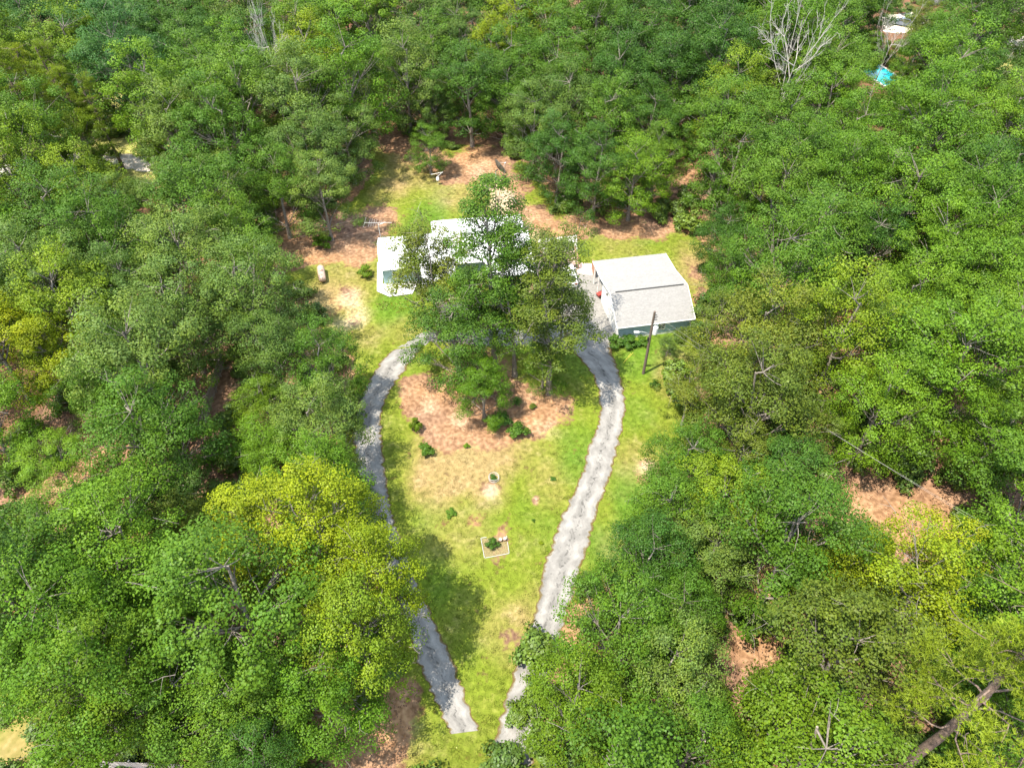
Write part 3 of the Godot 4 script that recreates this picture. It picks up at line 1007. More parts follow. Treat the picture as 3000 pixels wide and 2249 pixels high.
func garage() -> void:
	var o := thing("garage", "white garage with a pale grey shingled roof and blue grey front wall", "garage", Vector3(12.06, 0, -62.1), 0.18)
	var L := 9.42
	var sh := StandardMaterial3D.new()
	sh.albedo_texture = shingle_picture()
	sh.uv1_scale = Vector3(0.16, 0.14, 1)
	sh.roughness = 0.9
	var e := [Vector2(0.0, 2.02), Vector2(3.7, 4.2), Vector2(7.4, 3.56), Vector2(11.2, 3.46)]
	var called := ["roof", "roof", "roof"]
	for k in 3:
		var a: Vector2 = e[k]
		var c: Vector2 = e[k + 1]
		plane_part(called[k], Vector3(0, a.y, -a.x), Vector3(L, a.y, -a.x), Vector3(L, c.y, -c.x), Vector3(0, c.y, -c.x), 0.10, sh, o)
		# barge boards
		for x in [-0.02, L + 0.02]:
			var d := (Vector3(0, c.y, -c.x) - Vector3(0, a.y, -a.x))
			var b := MB.new()
			b.box(Vector3.ZERO, Vector3(0.04, 0.18, d.length() - 0.01), Transform3D(Basis.looking_at(-d.normalized()), (Vector3(x, a.y - 0.075, -a.x) + Vector3(x, c.y - 0.075, -c.x)) / 2))
			part("barge_board", b.mesh(), M.white, o)
	boxpart("ridge_vent", Vector3(L / 2 + 0.1, 4.225, -3.72), Vector3(L - 1.1, 0.05, 0.16), M.dark, o)
	boxpart("gutter", Vector3(L / 2, 1.93, 0.05), Vector3(L, 0.10, 0.10), M.white, o, 0.02)
	# walls
	boxpart("front_wall", Vector3(L / 2, 1.16, -0.33), Vector3(L - 0.7, 1.64, 0.16), M.blue_wall, o)
	boxpart("foundation", Vector3(L / 2, 0.17, -0.30), Vector3(L - 0.62, 0.34, 0.2), M.white_wall, o)
	for x in [0.33, L - 0.33]: boxpart("corner_board", Vector3(x, 1.12, -0.235), Vector3(0.12, 1.56, 0.05), M.white, o)
	window_part(o, Vector3(5.55, 1.2, -0.245), 0.85, 1.0, 0, 2, 3)
	var prof := PackedVector2Array([Vector2(0.42, 0), Vector2(7.5, 0), Vector2(7.5, 3.42), Vector2(3.7, 4.06), Vector2(0.42, 2.10)])
	for x in [0.38, L - 0.38]:
		var b := MB.new()
		var flip := PackedVector2Array()
		for p in prof: flip.append(p)
		b.prism(flip, -0.07, 0.07, Transform3D(Basis(Vector3(0, 0, -1), Vector3.UP, Vector3(1, 0, 0)), Vector3(x, 0, 0)))
		part("side_wall", b.mesh(), M.white_wall, o)
	boxpart("back_wall", Vector3(L / 2, 1.7, -7.5), Vector3(L - 0.9, 3.38, 0.14), M.white_wall, o)
	for k in 2:
		var z := -2.35 - k * 3.0
		var door := boxpart("garage_door", Vector3(0.30, 1.05, z), Vector3(0.03, 2.1, 2.5), M.white, o)
		for j in 4: boxpart("door_panel", Vector3(-0.025, -0.78 + j * 0.52, 0), Vector3(0.02, 0.47, 2.42), M.white_wall, door, 0.008)
	for p in [Vector3(0.35, 1.72, -11.0), Vector3(L / 2, 1.72, -11.0), Vector3(L - 0.35, 1.72, -11.0), Vector3(0.35, 1.72, -9.2)]:
		boxpart("carport_post", p, Vector3(0.13, 3.3, 0.13), M.white, o)
	for k in 2:
		var lamp := boxpart("wall_lamp", Vector3(0.22, 2.75, -0.9 - k * 3.0 - 1.4), Vector3(0.14, 0.22, 0.14), M.dark, o, 0.03)
		boxpart("lamp_glass", Vector3(0, -0.13, 0), Vector3(0.1, 0.06, 0.1), M.glass, lamp)

# ---------------------------------------------------------------- house
func house() -> void:
	var o := thing("house", "low white metal roofed house with blue grey walls and a screened porch", "house", Vector3(-16.5, 0, -72.2), 0.15)
	var L := 19.4
	var V := func(x: float, y: float, d: float) -> Vector3: return Vector3(x, y, -d)
	plane_part("roof", V.call(0, 2.62, 0), V.call(L, 2.62, 0), V.call(L, 4.1, 3.7), V.call(0, 4.1, 3.7), 0.06, M.metal_roof, o)
	plane_part("roof", V.call(0, 4.1, 3.7), V.call(L, 4.1, 3.7), V.call(L, 2.70, 7.3), V.call(0, 2.70, 7.3), 0.06, M.metal_roof, o)
	plane_part("rear_roof", V.call(7.1, 2.86, 6.9), V.call(L, 2.86, 6.9), V.call(L, 2.45, 10.7), V.call(7.1, 2.45, 10.7), 0.06, M.metal_roof, o)
	plane_part("wing_roof", V.call(13.2, 2.34, -3.0), V.call(L, 2.34, -3.0), V.call(L, 2.72, 0.1), V.call(13.2, 2.72, 0.1), 0.06, M.metal_roof, o)
	var ribs := [MB.new(), MB.new(), MB.new(), MB.new()]
	var seg := [[0.0, 2.62, 0.0, 4.1, 3.7], [0.0, 4.1, 3.7, 2.70, 7.3], [7.1, 2.86, 6.9, 2.45, 10.7], [13.2, 2.34, -3.0, 2.72, 0.1]]
	for k in 4:
		var q: Array = seg[k]
		var x: float = q[0] + 0.2
		while x < L - 0.1:
			var a := Vector3(x, q[1] + 0.012, -q[2])
			var c := Vector3(x, q[3] + 0.012, -q[4])
			ribs[k].box(Vector3.ZERO, Vector3(0.05, 0.035, (c - a).length() - 0.02), Transform3D(Basis.looking_at((c - a).normalized()), (a + c) / 2))
			x += 0.4
		part("roof_ribs", ribs[k].mesh(), M.rib, o).set_meta("kind", "stuff")
	boxpart("ridge_cap", Vector3(L / 2, 4.125, -3.7), Vector3(L, 0.05, 0.3), M.white, o)
	boxpart("front_wall", Vector3(4.0, 1.45, -0.42), Vector3(7.2, 2.2, 0.16), M.teal_wall, o)
	boxpart("front_wall", Vector3(14.0, 1.45, -0.42), Vector3(10.0, 2.2, 0.16), M.teal_wall, o)
	boxpart("foundation", Vector3(L / 2, 0.18, -3.6), Vector3(L - 0.7, 0.36, 6.5), M.white_wall, o)
	boxpart("foundation", Vector3(13.3, 0.18, -8.6), Vector3(11.6, 0.36, 3.4), M.white_wall, o)
	boxpart("back_wall", Vector3(L / 2, 1.5, -6.9), Vector3(L - 0.8, 2.3, 0.16), M.teal_wall, o)
	boxpart("rear_wall", Vector3(13.3, 1.4, -10.2), Vector3(11.8, 2.0, 0.16), M.teal_wall, o)
	for x in [7.5, L - 0.4]: boxpart("rear_wall", Vector3(x, 1.4, -8.6), Vector3(0.16, 2.0, 3.1), M.teal_wall, o)
	for x in [0.42, L - 0.42]:
		var b := MB.new()
		b.prism(PackedVector2Array([Vector2(0.52, 0.36), Vector2(6.8, 0.36), Vector2(6.8, 2.76), Vector2(3.7, 4.0), Vector2(0.52, 2.7)]), -0.08, 0.08, Transform3D(Basis(Vector3(0, 0, -1), Vector3.UP, Vector3(1, 0, 0)), Vector3(x, 0, 0)))
		part("gable_wall", b.mesh(), M.teal_wall, o)
	for x in [2.0, 4.6, 11.2, 15.2, 17.8]: window_part(o, Vector3(x, 1.6, -0.335), 1.0, 1.1, 0, 1, 2)
	# screened porch: gable roof, framed screens, white knee wall
	var pc := 7.28
	var hw := 2.15
	for s in [-1, 1]:
		var lo := Vector3(pc + s * hw, 2.60, 4.0)
		var lo2 := Vector3(pc + s * hw, 2.60, -0.2)
		var hi := Vector3(pc, 3.5, 4.0)
		var hi2 := Vector3(pc, 3.5, -2.2)
		if s < 0: plane_part("porch_roof", lo, hi, hi2, lo2, 0.05, M.metal_roof, o)
		else: plane_part("porch_roof", hi, lo, lo2, hi2, 0.05, M.metal_roof, o)
		var d := hi - lo
		var b := MB.new()
		b.box(Vector3.ZERO, Vector3(d.length(), 0.14, 0.05), Transform3D(Basis(d.normalized() * s * -1, Vector3(0, 0, 1).cross(d.normalized() * s * -1), Vector3(0, 0, 1)), (lo + hi) / 2 + Vector3(0, -0.07, 0.03)))
		part("barge_board", b.mesh(), M.white, o)
	var gb := MB.new()
	gb.prism(PackedVector2Array([Vector2(pc - hw + 0.2, 2.58), Vector2(pc + hw - 0.2, 2.58), Vector2(pc, 3.36)]), 3.72, 3.8)
	part("gable_infill", gb.mesh(), M.teal_wall, o)
	boxpart("porch_floor", Vector3(pc, 0.4, 1.75), Vector3(3.9, 0.12, 4.1), M.concrete, o)
	boxpart("header", Vector3(pc, 2.48, 3.76), Vector3(3.9, 0.18, 0.1), M.white, o)
	boxpart("knee_wall", Vector3(pc, 0.72, 3.76), Vector3(3.8, 0.72, 0.08), M.white_wall, o)
	for s in [-1, 1]: boxpart("knee_wall", Vector3(pc + s * 1.9, 0.72, 1.75), Vector3(0.08, 0.72, 3.9), M.white_wall, o)
	for k in 4: boxpart("porch_post", Vector3(pc - 1.86 + k * 1.24, 1.74, 3.78), Vector3(0.12, 1.32, 0.12), M.white, o)
	for k in 3: boxpart("screen", Vector3(pc - 1.24 + k * 1.24, 1.74, 3.75), Vector3(1.12, 1.3, 0.02), M.screen, o)
	for s in [-1, 1]: boxpart("screen", Vector3(pc + s * 1.9, 1.74, 1.7), Vector3(0.02, 1.3, 3.8), M.screen, o)
	for x in [13.4, 15.4, 17.4, 19.2]: boxpart("wing_post", Vector3(x, 1.2, 2.8), Vector3(0.12, 2.1, 0.12), M.white, o)
	slab("patio", PackedVector2Array([Vector2(-17.8, -77.6), Vector2(-17.0, -71.4), Vector2(-15.3, -70.3), Vector2(-12.5, -70.9), Vector2(-12.0, -73.2), Vector2(-16.5, -72.9), Vector2(-16.9, -77.7)]), 0.11, M.white_wall)
	boxpart("porch_corner_post", Vector3(1.25, 1.2, 1.7), Vector3(0.12, 2.3, 0.12), M.white, o)
	# decks
	var deck := thing("wooden_deck", "weathered pinkish wooden deck with steps in front of the screened porch", "deck", Vector3(-6.6, 0, -68.7), 0.15)
	deck_boards(deck, 6.2, 3.6, 0.5, true)
	var deck2 := thing("wooden_deck", "railed wooden deck at the right end of the house", "deck", Vector3(6.2, 0, -77.6), 0.15)
	deck_boards(deck2, 4.6, 3.4, 0.6, false)
	var deck3 := thing("wooden_deck", "wooden deck along the right part of the house front", "deck", Vector3(0.4, 0, -71.3), 0.15)
	deck_boards(deck3, 4.2, 2.2, 0.45, false)

func deck_boards(o: Node3D, w: float, d: float, h: float, steps: bool) -> void:
	var n := int(d / 0.2)
	for k in n: boxpart("board", Vector3(0, h, -d / 2 + (k + 0.5) * d / n), Vector3(w, 0.035, d / n - 0.025), M.deck, o)
	for s in [-1, 1]: boxpart("beam", Vector3(0, h - 0.12, s * (d / 2 - 0.15)), Vector3(w - 0.1, 0.18, 0.08), M.deck_rail, o)
	var m := int(w / 1.5)
	for k in m + 1:
		var x := -w / 2 + 0.06 + (w - 0.12) * k / m
		if steps and k > 0 and k < m: continue
		boxpart("post", Vector3(x, (h + 0.9) / 2, d / 2 + 0.05), Vector3(0.09, h + 0.9, 0.09), M.deck_rail, o)
		boxpart("post", Vector3(x, (h + 0.9) / 2, -d / 2 - 0.05), Vector3(0.09, h + 0.9, 0.09), M.deck_rail, o)
	for y in [0.45, 0.9]:
		boxpart("rail", Vector3(0, h + y, -d / 2 - 0.05), Vector3(w, 0.04, 0.13), M.deck_rail, o)
		if not steps: boxpart("rail", Vector3(0, h + y, d / 2 + 0.05), Vector3(w, 0.04, 0.13), M.deck_rail, o)
		for s in [-1, 1]: boxpart("rail", Vector3(s * (w / 2 - 0.05), h + y + 0.042, 0), Vector3(0.13, 0.04, d - 0.1), M.deck_rail, o)
	if steps:
		for k in 3: boxpart("step", Vector3(0, h - 0.16 * (k + 1), d / 2 + 0.2 + k * 0.34), Vector3(w * 0.8, 0.05, 0.3), M.deck, o)

# ---------------------------------------------------------------- things in the yard
func yard() -> void:
	var o := thing("utility_pole", "brown wooden utility pole with transformer and lamp in front of the garage", "utility pole", Vector3(14.61, 0, -56.64))
	var b := MB.new()
	b.tube(PackedVector3Array([Vector3(0, -0.3, 0), Vector3(0.02, 3, 0), Vector3(0.0, 6, 0), Vector3(0.03, 8.85, 0)]), PackedFloat32Array([0.17, 0.155, 0.14, 0.12]), 12)
	part("shaft", b.mesh(), M.pole, o)
	b = MB.new()
	b.lathe(PackedVector2Array([Vector2(0.01, 0), Vector2(0.24, 0.0), Vector2(0.27, 0.04), Vector2(0.27, 0.85), Vector2(0.24, 0.92), Vector2(0.12, 0.98), Vector2(0.01, 0.98)]), 16)
	var can := part("transformer", b.mesh(), M.canister, o)
	can.position = Vector3(0.40, 5.95, 0.12)
	for s in [-0.1, 0.1]: tubepart("bushing", [Vector3(s, 0.95, 0), Vector3(s, 1.2, 0)], 0.035, M.galv, can)
	boxpart("bracket", Vector3(0.18, 6.4, 0.06), Vector3(0.2, 0.5, 0.06), M.black_metal, o)
	var lamp := tubepart("lamp_arm", [Vector3(-0.1, 5.75, 0.05), Vector3(-0.5, 6.1, 0.15), Vector3(-1.0, 6.3, 0.2), Vector3(-1.35, 6.3, 0.22)], 0.03, M.galv, o)
	b = MB.new()
	b.box(Vector3.ZERO, Vector3(0.55, 0.12, 0.24), Transform3D(), 0.04)
	var head := part("lamp_head", b.mesh(), M.canister, lamp)
	head.position = Vector3(-1.55, 6.28, 0.24)
	for k in 4:
		tubepart("insulator", [Vector3(0.12, 8.4 - k * 0.22, 0), Vector3(0.32 + k % 2 * 0.1, 8.45 - k * 0.22, 0.05)], 0.045, M.black_metal, o, 8)
	boxpart("meter_box", Vector3(-0.2, 5.2, 0.12), Vector3(0.16, 0.5, 0.12), M.black_metal, o, 0.02)
	for w in [["upper of the power lines running from the utility pole over the right woods", 8.3, Vector3(40.8, 9.6, -24.6)], ["lower of the power lines running from the utility pole over the right woods", 7.6, Vector3(41.6, 8.6, -26.0)]]:
		wire(w[0], "power_line", Vector3(14.9, w[1], -56.6), w[2], 0.011, 0.5, M.wire)
	wire("short service wire from the utility pole to the garage eave", "power_line", Vector3(14.9, 6.9, -56.6), Vector3(18.6, 2.6, -62.5), 0.012, 0.15, M.wire)
	wire("long guy wire slanting from the utility pole to the grass on its right", "guy_wire", Vector3(14.75, 5.9, -56.6), Vector3(19.9, 0, -59.7), 0.013, 0.0, M.wire)
	for s in [[0.0, "left yellow guy wire guard slanting over grass by the hedge"], [0.28, "right yellow guy wire guard slanting over grass by the hedge"]]:
		var g := tubepart("guy_guard", [Vector3(12.55 + s[0] * 0.2, 0, -58.3), Vector3(13.15 + s[0], 1.75, -58.0 - s[0] * 0.5)], 0.035, M.yellow, self)
		g.name = numbered("guy_guard")
		tag(g, s[1], "guy guard")
	# propane tank
	o = thing("propane_tank", "long pinkish tan propane tank lying left of the house", "propane tank", Vector3(-24.45, 0, -74.4), 0.28)
	b = MB.new()
	var prof := PackedVector2Array()
	for k in 9: prof.append(Vector2(maxf(sin(k / 8.0 * PI / 2) * 0.47, 0.005), -1.5 + 0.34 * (1 - cos(k / 8.0 * PI / 2))))
	for k in 9: prof.append(Vector2(maxf(cos(k / 8.0 * PI / 2) * 0.47, 0.005), 1.16 + 0.34 * sin(k / 8.0 * PI / 2)))
	b.lathe(prof, 20, Transform3D(Basis(Vector3.RIGHT, Vector3.BACK, Vector3.DOWN), Vector3(0, 0.66, 0)))
	part("tank", b.mesh(), M.tank, o)
	b = MB.new()
	b.lathe(PackedVector2Array([Vector2(0.2, 1.08), Vector2(0.2, 1.26), Vector2(0.12, 1.33), Vector2(0.005, 1.35)]), 14)
	part("valve_dome", b.mesh(), M.tank, o)
	for z in [-0.9, 0.9]:
		boxpart("leg", Vector3(-0.28, 0.13, z), Vector3(0.12, 0.27, 0.2), M.rust, o)
		boxpart("leg", Vector3(0.28, 0.13, z), Vector3(0.12, 0.27, 0.2), M.rust, o)
	# antenna
	o = thing("television_antenna", "white television antenna on a tall thin mast at the left end of the house", "antenna", Vector3(-17.35, 0, -79.6))
	tubepart("mast", [Vector3(0.12, 0, 0), Vector3(0.0, 4.85, 0)], 0.03, M.galv, o)
	tubepart("boom", [Vector3(-1.75, 4.86, 0), Vector3(1.8, 4.88, 0)], 0.02, M.galv, o)
	for q in [[-1.7, 1.15], [-1.1, 1.0], [-0.8, 0.95], [-0.5, 0.85], [-0.2, 0.75], [0.15, 0.5], [0.4, 0.5], [0.65, 0.45]]:
		tubepart("element", [Vector3(q[0], 4.89, -q[1]), Vector3(q[0], 4.89, q[1])], 0.010, M.galv, o, 5)
	for s in [-1, 1]: tubepart("reflector", [Vector3(0.0, 4.5, 0), Vector3(0.9, 4.95 + s * 0.3, s * 0.5)], 0.02, M.white, o, 5)
	# big dish
	o = thing("satellite_dish", "big dark mesh satellite dish tilted on a short post in the back yard", "satellite dish", Vector3(-2.46, 0, -98.92))
	tubepart("post", [Vector3(0, 0, 0), Vector3(0, 1.75, 0)], 0.09, M.galv, o, 10)
	var N := Vector3(0.74, 0.47, -0.40).normalized()
	var bx := N.cross(Vector3.UP).normalized()
	var T := Transform3D(Basis(bx, N, bx.cross(N)), Vector3(0.45, 2.1, -0.1))
	b = MB.new()
	prof = PackedVector2Array()
	for k in 9:
		var r := 1.35 * k / 8.0
		prof.append(Vector2(maxf(r, 0.01), r * r * 0.26 - 0.02))
	for k in range(8, -1, -1):
		var r := 1.35 * k / 8.0
		prof.append(Vector2(maxf(r, 0.01), r * r * 0.26 + 0.02))
	b.lathe(prof, 24, T)
	part("dish", b.mesh(), M.dish, o)
	for k in 8:
		var a := TAU * k / 8
		var rp := []
		for j in 5:
			var r := 1.35 * j / 4.0
			rp.append(T * Vector3(cos(a) * r, r * r * 0.26 - 0.05, sin(a) * r))
		tubepart("rib", rp, 0.025, M.black_metal, o, 4)
	for k in 3:
		var a := TAU * k / 3 + 0.4
		tubepart("strut", [T * Vector3(cos(a) * 1.0, 0.26, sin(a) * 1.0), T * Vector3(cos(a) * 0.06, 1.25, sin(a) * 0.06)], 0.018, M.galv, o, 5)
	b = MB.new()
	b.lathe(PackedVector2Array([Vector2(0.01, 1.15), Vector2(0.1, 1.17), Vector2(0.1, 1.4), Vector2(0.01, 1.42)]), 10, T)
	part("feed_horn", b.mesh(), M.galv, o)
	tubepart("mount", [Vector3(0, 1.7, 0), Vector3(0.3, 1.95, -0.06)], 0.1, M.black_metal, o, 8)
	# white feeder on a pole with crossbars
	o = thing("bird_feeder", "white feeder with metal crossbars on a thin pole in the back lawn", "feeder", Vector3(-11.25, 0, -97.9))
	tubepart("post", [Vector3(0, 0, 0), Vector3(0, 1.95, 0)], 0.03, M.galv, o)
	b = MB.new()
	b.lathe(PackedVector2Array([Vector2(0.01, 0.75), Vector2(0.22, 0.75), Vector2(0.24, 0.8), Vector2(0.24, 1.15), Vector2(0.1, 1.32), Vector2(0.01, 1.34)]), 12)
	part("canister", b.mesh(), M.white, o)
	tubepart("crossbar", [Vector3(-0.95, 1.75, 0.1), Vector3(0.85, 1.95, -0.25)], 0.035, M.white, o)
	tubepart("crossbar", [Vector3(0.1, 1.5, 0.1), Vector3(0.75, 1.95, -0.2)], 0.03, M.galv, o)
	# white car by the garage
	car("white car under the branches between the house deck and the garage", Vector3(7.2, 0.03, -74.2), 0.1 + PI / 2, Color(0.78, 0.79, 0.80))
	# gate posts and brick walk
	o = thing("wooden_gate", "brown wooden gate between the house deck and the garage carport", "gate", Vector3(10.55, 0, -75.2), 0.1)
	for z in [-0.95, 0.95]: boxpart("post", Vector3(0, 0.75, z), Vector3(0.14, 1.5, 0.14), M.deck_rail, o)
	for k in 9: boxpart("board", Vector3(0, 0.7, -0.8 + k * 0.2), Vector3(0.04, 1.2, 0.17), M.deck_rail, o)
	for y in [0.35, 1.15]: boxpart("rail", Vector3(0.05, y, 0), Vector3(0.05, 0.1, 1.8), M.deck_rail, o)
	slab("walk", PackedVector2Array([Vector2(8.3, -77.6), Vector2(8.5, -75.2), Vector2(10.4, -74.8), Vector2(10.5, -77.4)]), 0.06, textured(Color(0.50, 0.34, 0.29), Color(0.64, 0.48, 0.43), 1.5, 61, 0.03))
	slab("patio", PackedVector2Array([Vector2(3.6, -83.0), Vector2(3.4, -79.2), Vector2(8.8, -80.2), Vector2(9.0, -84.2)]), 0.05, M.concrete)
	# red cart
	o = thing("yard_cart", "small red yard cart with a tan handle beside the white garage wall", "cart", Vector3(10.95, 0.02, -70.3), 0.5)
	b = MB.new()
	b.prism(PackedVector2Array([Vector2(-0.32, 0.28), Vector2(0.32, 0.28), Vector2(0.42, 0.62), Vector2(-0.42, 0.62)]), -0.3, 0.3)
	part("tub", b.mesh(), M.red, o)
	for s in [-1, 1]:
		b = MB.new()
		b.lathe(PackedVector2Array([Vector2(0.01, -0.04), Vector2(0.19, -0.04), Vector2(0.2, 0), Vector2(0.19, 0.04), Vector2(0.01, 0.04)]), 12, Transform3D(Basis(Vector3.RIGHT, Vector3.BACK, Vector3.DOWN), Vector3(-0.1, 0.2, s * 0.34)))
		part("wheel", b.mesh(), M.tyre, o)
		tubepart("handle", [Vector3(0.3, 0.5, s * 0.24), Vector3(0.95, 0.6, s * 0.24)], 0.03, M.tan_wood, o)
		boxpart("leg", Vector3(0.3, 0.14, s * 0.2), Vector3(0.05, 0.3, 0.05), M.tan_wood, o)
	# mailbox
	o = thing("mailbox", "black mailbox on a leaning post by the bottom of the right driveway", "mailbox", Vector3(3.1, 0, -16.25), -0.25)
	b = MB.new()
	var arch := PackedVector2Array([Vector2(-0.1, 0), Vector2(0.1, 0)])
	for k in 9: arch.append(Vector2(cos(PI * k / 8) * 0.1, 0.12 + sin(PI * k / 8) * 0.1))
	b.prism(arch, -0.33, 0.33, Transform3D(Basis(Vector3.UP, PI / 2), Vector3(0, 1.05, 0)))
	part("box", b.mesh(), M.black_metal, o)
	boxpart("door", Vector3(0.337, 1.15, 0), Vector3(0.012, 0.18, 0.17), M.dark, o)
	boxpart("flag", Vector3(0.1, 1.2, 0.112), Vector3(0.16, 0.05, 0.01), M.red, o)
	tubepart("post", [Vector3(-0.08, 0, 0.1), Vector3(0, 1.05, 0)], 0.05, M.deck_rail, o, 6)
	tubepart("brace", [Vector3(-0.03, 0.55, 0.04), Vector3(-0.25, 1.04, 0)], 0.03, M.black_metal, o, 5)
	# planting bed with a broken white edging
	o = thing("planting_bed", "square planting bed edged with thin pale rails in the front lawn", "planting bed", Vector3(-1.5, 0, -34.5))
	var cn := [Vector3(-1.30, 0.06, -0.85), Vector3(-0.92, 0.06, 1.18), Vector3(1.25, 0.06, 0.72), Vector3(1.0, 0.06, -1.18)]
	tubepart("rail", [cn[0], cn[1]], 0.03, M.galv, o, 4)
	tubepart("rail", [cn[1] + Vector3(0.05, 0, 0), cn[2]], 0.03, M.galv, o, 4)
	tubepart("rail", [cn[2] + Vector3(0, 0, -0.05), cn[2].lerp(cn[3], 0.62)], 0.03, M.galv, o, 4)
	tubepart("rail", [cn[2].lerp(cn[3], 0.72), cn[2].lerp(cn[3], 0.95)], 0.03, M.galv, o, 4)
	tubepart("rail", [cn[0] + Vector3(0.05, 0, -0.02), cn[0] + Vector3(0.5, 0, -0.08)], 0.03, M.galv, o, 4)
	var soil := slab("bed_soil", ragged(PackedVector2Array([Vector2(-2.75, -35.3), Vector2(-2.4, -33.4), Vector2(-0.3, -33.85), Vector2(-0.55, -35.6)]), 0.25, 0.06, noise(0.05, 3, 71)), 0.012, textured(Color(0.12, 0.10, 0.045), Color(0.24, 0.20, 0.09), 1.2, 72, 0.03, 0.95))
	for q in [[-0.1, -0.55], [0.55, -0.75]]:
		b = MB.new()
		b.lathe(PackedVector2Array([Vector2(0.01, 0.0), Vector2(0.16, 0.0), Vector2(0.2, 0.3), Vector2(0.17, 0.3), Vector2(0.15, 0.2), Vector2(0.01, 0.2)]), 12)
		var pot := part("flower_pot", b.mesh(), M.tank, self)
		pot.position = Vector3(-1.0 + q[0] * 0.6, 0.01, -34.8 + q[1] * 0.5)
		tag(pot, "small terracotta pot in the planting bed, " + ("beside the bush" if q[0] < 0 else "at its back right corner"), "flower pot")
	shrub("bush", "dark green bush inside the square planting bed", -1.75, -34.55, 0.62, 1.0, 1, 0)
	# wire ring
	o = thing("plant_ring", "grey wire ring round a low plant in the lawn", "plant ring", Vector3(-1.75, 0, -42.0))
	for y in [0.12, 0.42]:
		var ring := []
		for k in 13: ring.append(Vector3(cos(TAU * k / 12) * 0.5, y, sin(TAU * k / 12) * 0.5))
		tubepart("hoop", ring, 0.022, M.galv, o, 4)
	for k in 5: tubepart("stake", [Vector3(cos(TAU * k / 5) * 0.5, 0, sin(TAU * k / 5) * 0.5), Vector3(cos(TAU * k / 5) * 0.5, 0.5, sin(TAU * k / 5) * 0.5)], 0.015, M.galv, o, 4)
	shrub("bush", "low dark plant growing inside the grey wire ring", -1.8, -42.0, 0.42, 0.5, 1, 1, "plant")
	# bushes one by one
	for q in [["rounded bright green bush on pine straw left of the house", -25.73, -81.4, 1.35, 2.1, 7, 0], ["leafy bush against the left end of the house", -18.9, -74.6, 1.2, 1.7, 3, 1],
		["dark hedge bush at the left front corner of the garage", 11.9, -61.3, 1.2, 1.5, 1, 2], ["second hedge bush along the garage front, next to the corner one", 13.5, -61.3, 1.25, 1.4, 1, 0], ["last and lowest hedge bush along the garage front", 15.1, -61.6, 0.9, 0.9, 0, 1],
		["grey green bush at the right part of the garage front wall", 19.4, -62.2, 1.1, 1.4, 2, 2], ["small dark bush in the grass in front of the utility pole", 15.6, -54.4, 0.62, 1.3, 1, 0],
		["larger dark shrub at the front of the driveway island", -1.24, -48.9, 1.5, 1.6, 1, 1], ["rounder dark shrub at the front of the driveway island, right of the larger", 0.5, -47.6, 1.25, 1.6, 1, 2],
		["thin light sapling by the left driveway, upper of two", -9.8, -48.3, 0.7, 1.9, 3, 0], ["low scrubby sapling below the thin one by the left driveway", -8.5, -45.2, 0.95, 1.2, 0, 1],
		["tiny green plant in the tan lawn below the island", -4.6, -46.0, 0.38, 0.5, 7, 2], ["patch of dark weeds in the left part of the front lawn", -5.66, -38.0, 0.55, 0.4, 0, 0],
		["tiny yellow plant right of the planting bed", 2.6, -34.8, 0.24, 0.3, 4, 1], ["tiny dark weed above the yellow plant", 1.94, -37.2, 0.2, 0.3, 1, 2], ["small weed in the lawn near the right driveway", 3.96, -42.0, 0.3, 0.2, 1, 0], ["small olive weed right of the cycad", 2.2, -51.4, 0.5, 0.6, 5, 1]]:
		shrub("bush", q[0], q[1], q[2], q[3], q[4], q[5], q[6])
	# cycad
	o = thing("cycad", "dark green cycad rosette on the pine straw of the driveway island", "plant", Vector3(0.47, 0, -51.9))
	b = MB.new()
	b.tube(PackedVector3Array([Vector3.ZERO, Vector3(0, 0.3, 0)]), PackedFloat32Array([0.14, 0.1]), 8)
	part("stem", b.mesh(), M.pine_bark, o)
	rng.seed = 5
	for k in 26:
		b = MB.new()
		var a := k * 2.4
		var up := lerpf(1.2, 0.15, k / 25.0)
		var reach := lerpf(0.55, 0.95, k / 25.0)
		var last := Vector3(0, 0.3, 0)
		var out := Vector3(cos(a), 0, sin(a))
		var side := Vector3(-sin(a), 0, cos(a))
		for j in range(1, 7):
			var s := j / 6.0
			var p := Vector3(0, 0.3, 0) + out * reach * s + Vector3(0, up * s * (1.3 - s * 0.9), 0)
			var w := 0.13 * sin(PI * clampf(s * 0.9 + 0.08, 0, 1))
			b.tri(last, p, last.lerp(p, 0.6) + side * w)
			b.tri(p, last, last.lerp(p, 0.6) - side * w)
			last = p
		part("frond", b.mesh(), leaf_mat(1, 0), o)
	# board fences
	fence("weathered grey board fence cut by the bottom edge of the photo", Vector3(-29.0, 0, -16.3), Vector3(-14.0, 0, -15.75), M.board_grey)
	fence("dark wooden board fence in shade among the left woods", Vector3(-32.5, 0, -58.5), Vector3(-31.6, 0, -47.5), M.board)

func wire(label: String, called: String, a: Vector3, e: Vector3, r: float, sag: float, m: Material) -> void:
	var pts := []
	for k in 13: pts.append(a.lerp(e, k / 12.0) - Vector3(0, sin(k / 12.0 * PI) * sag, 0))
	var o := tubepart(called, pts, r, m, self, 4)
	tag(o, label, "wire")

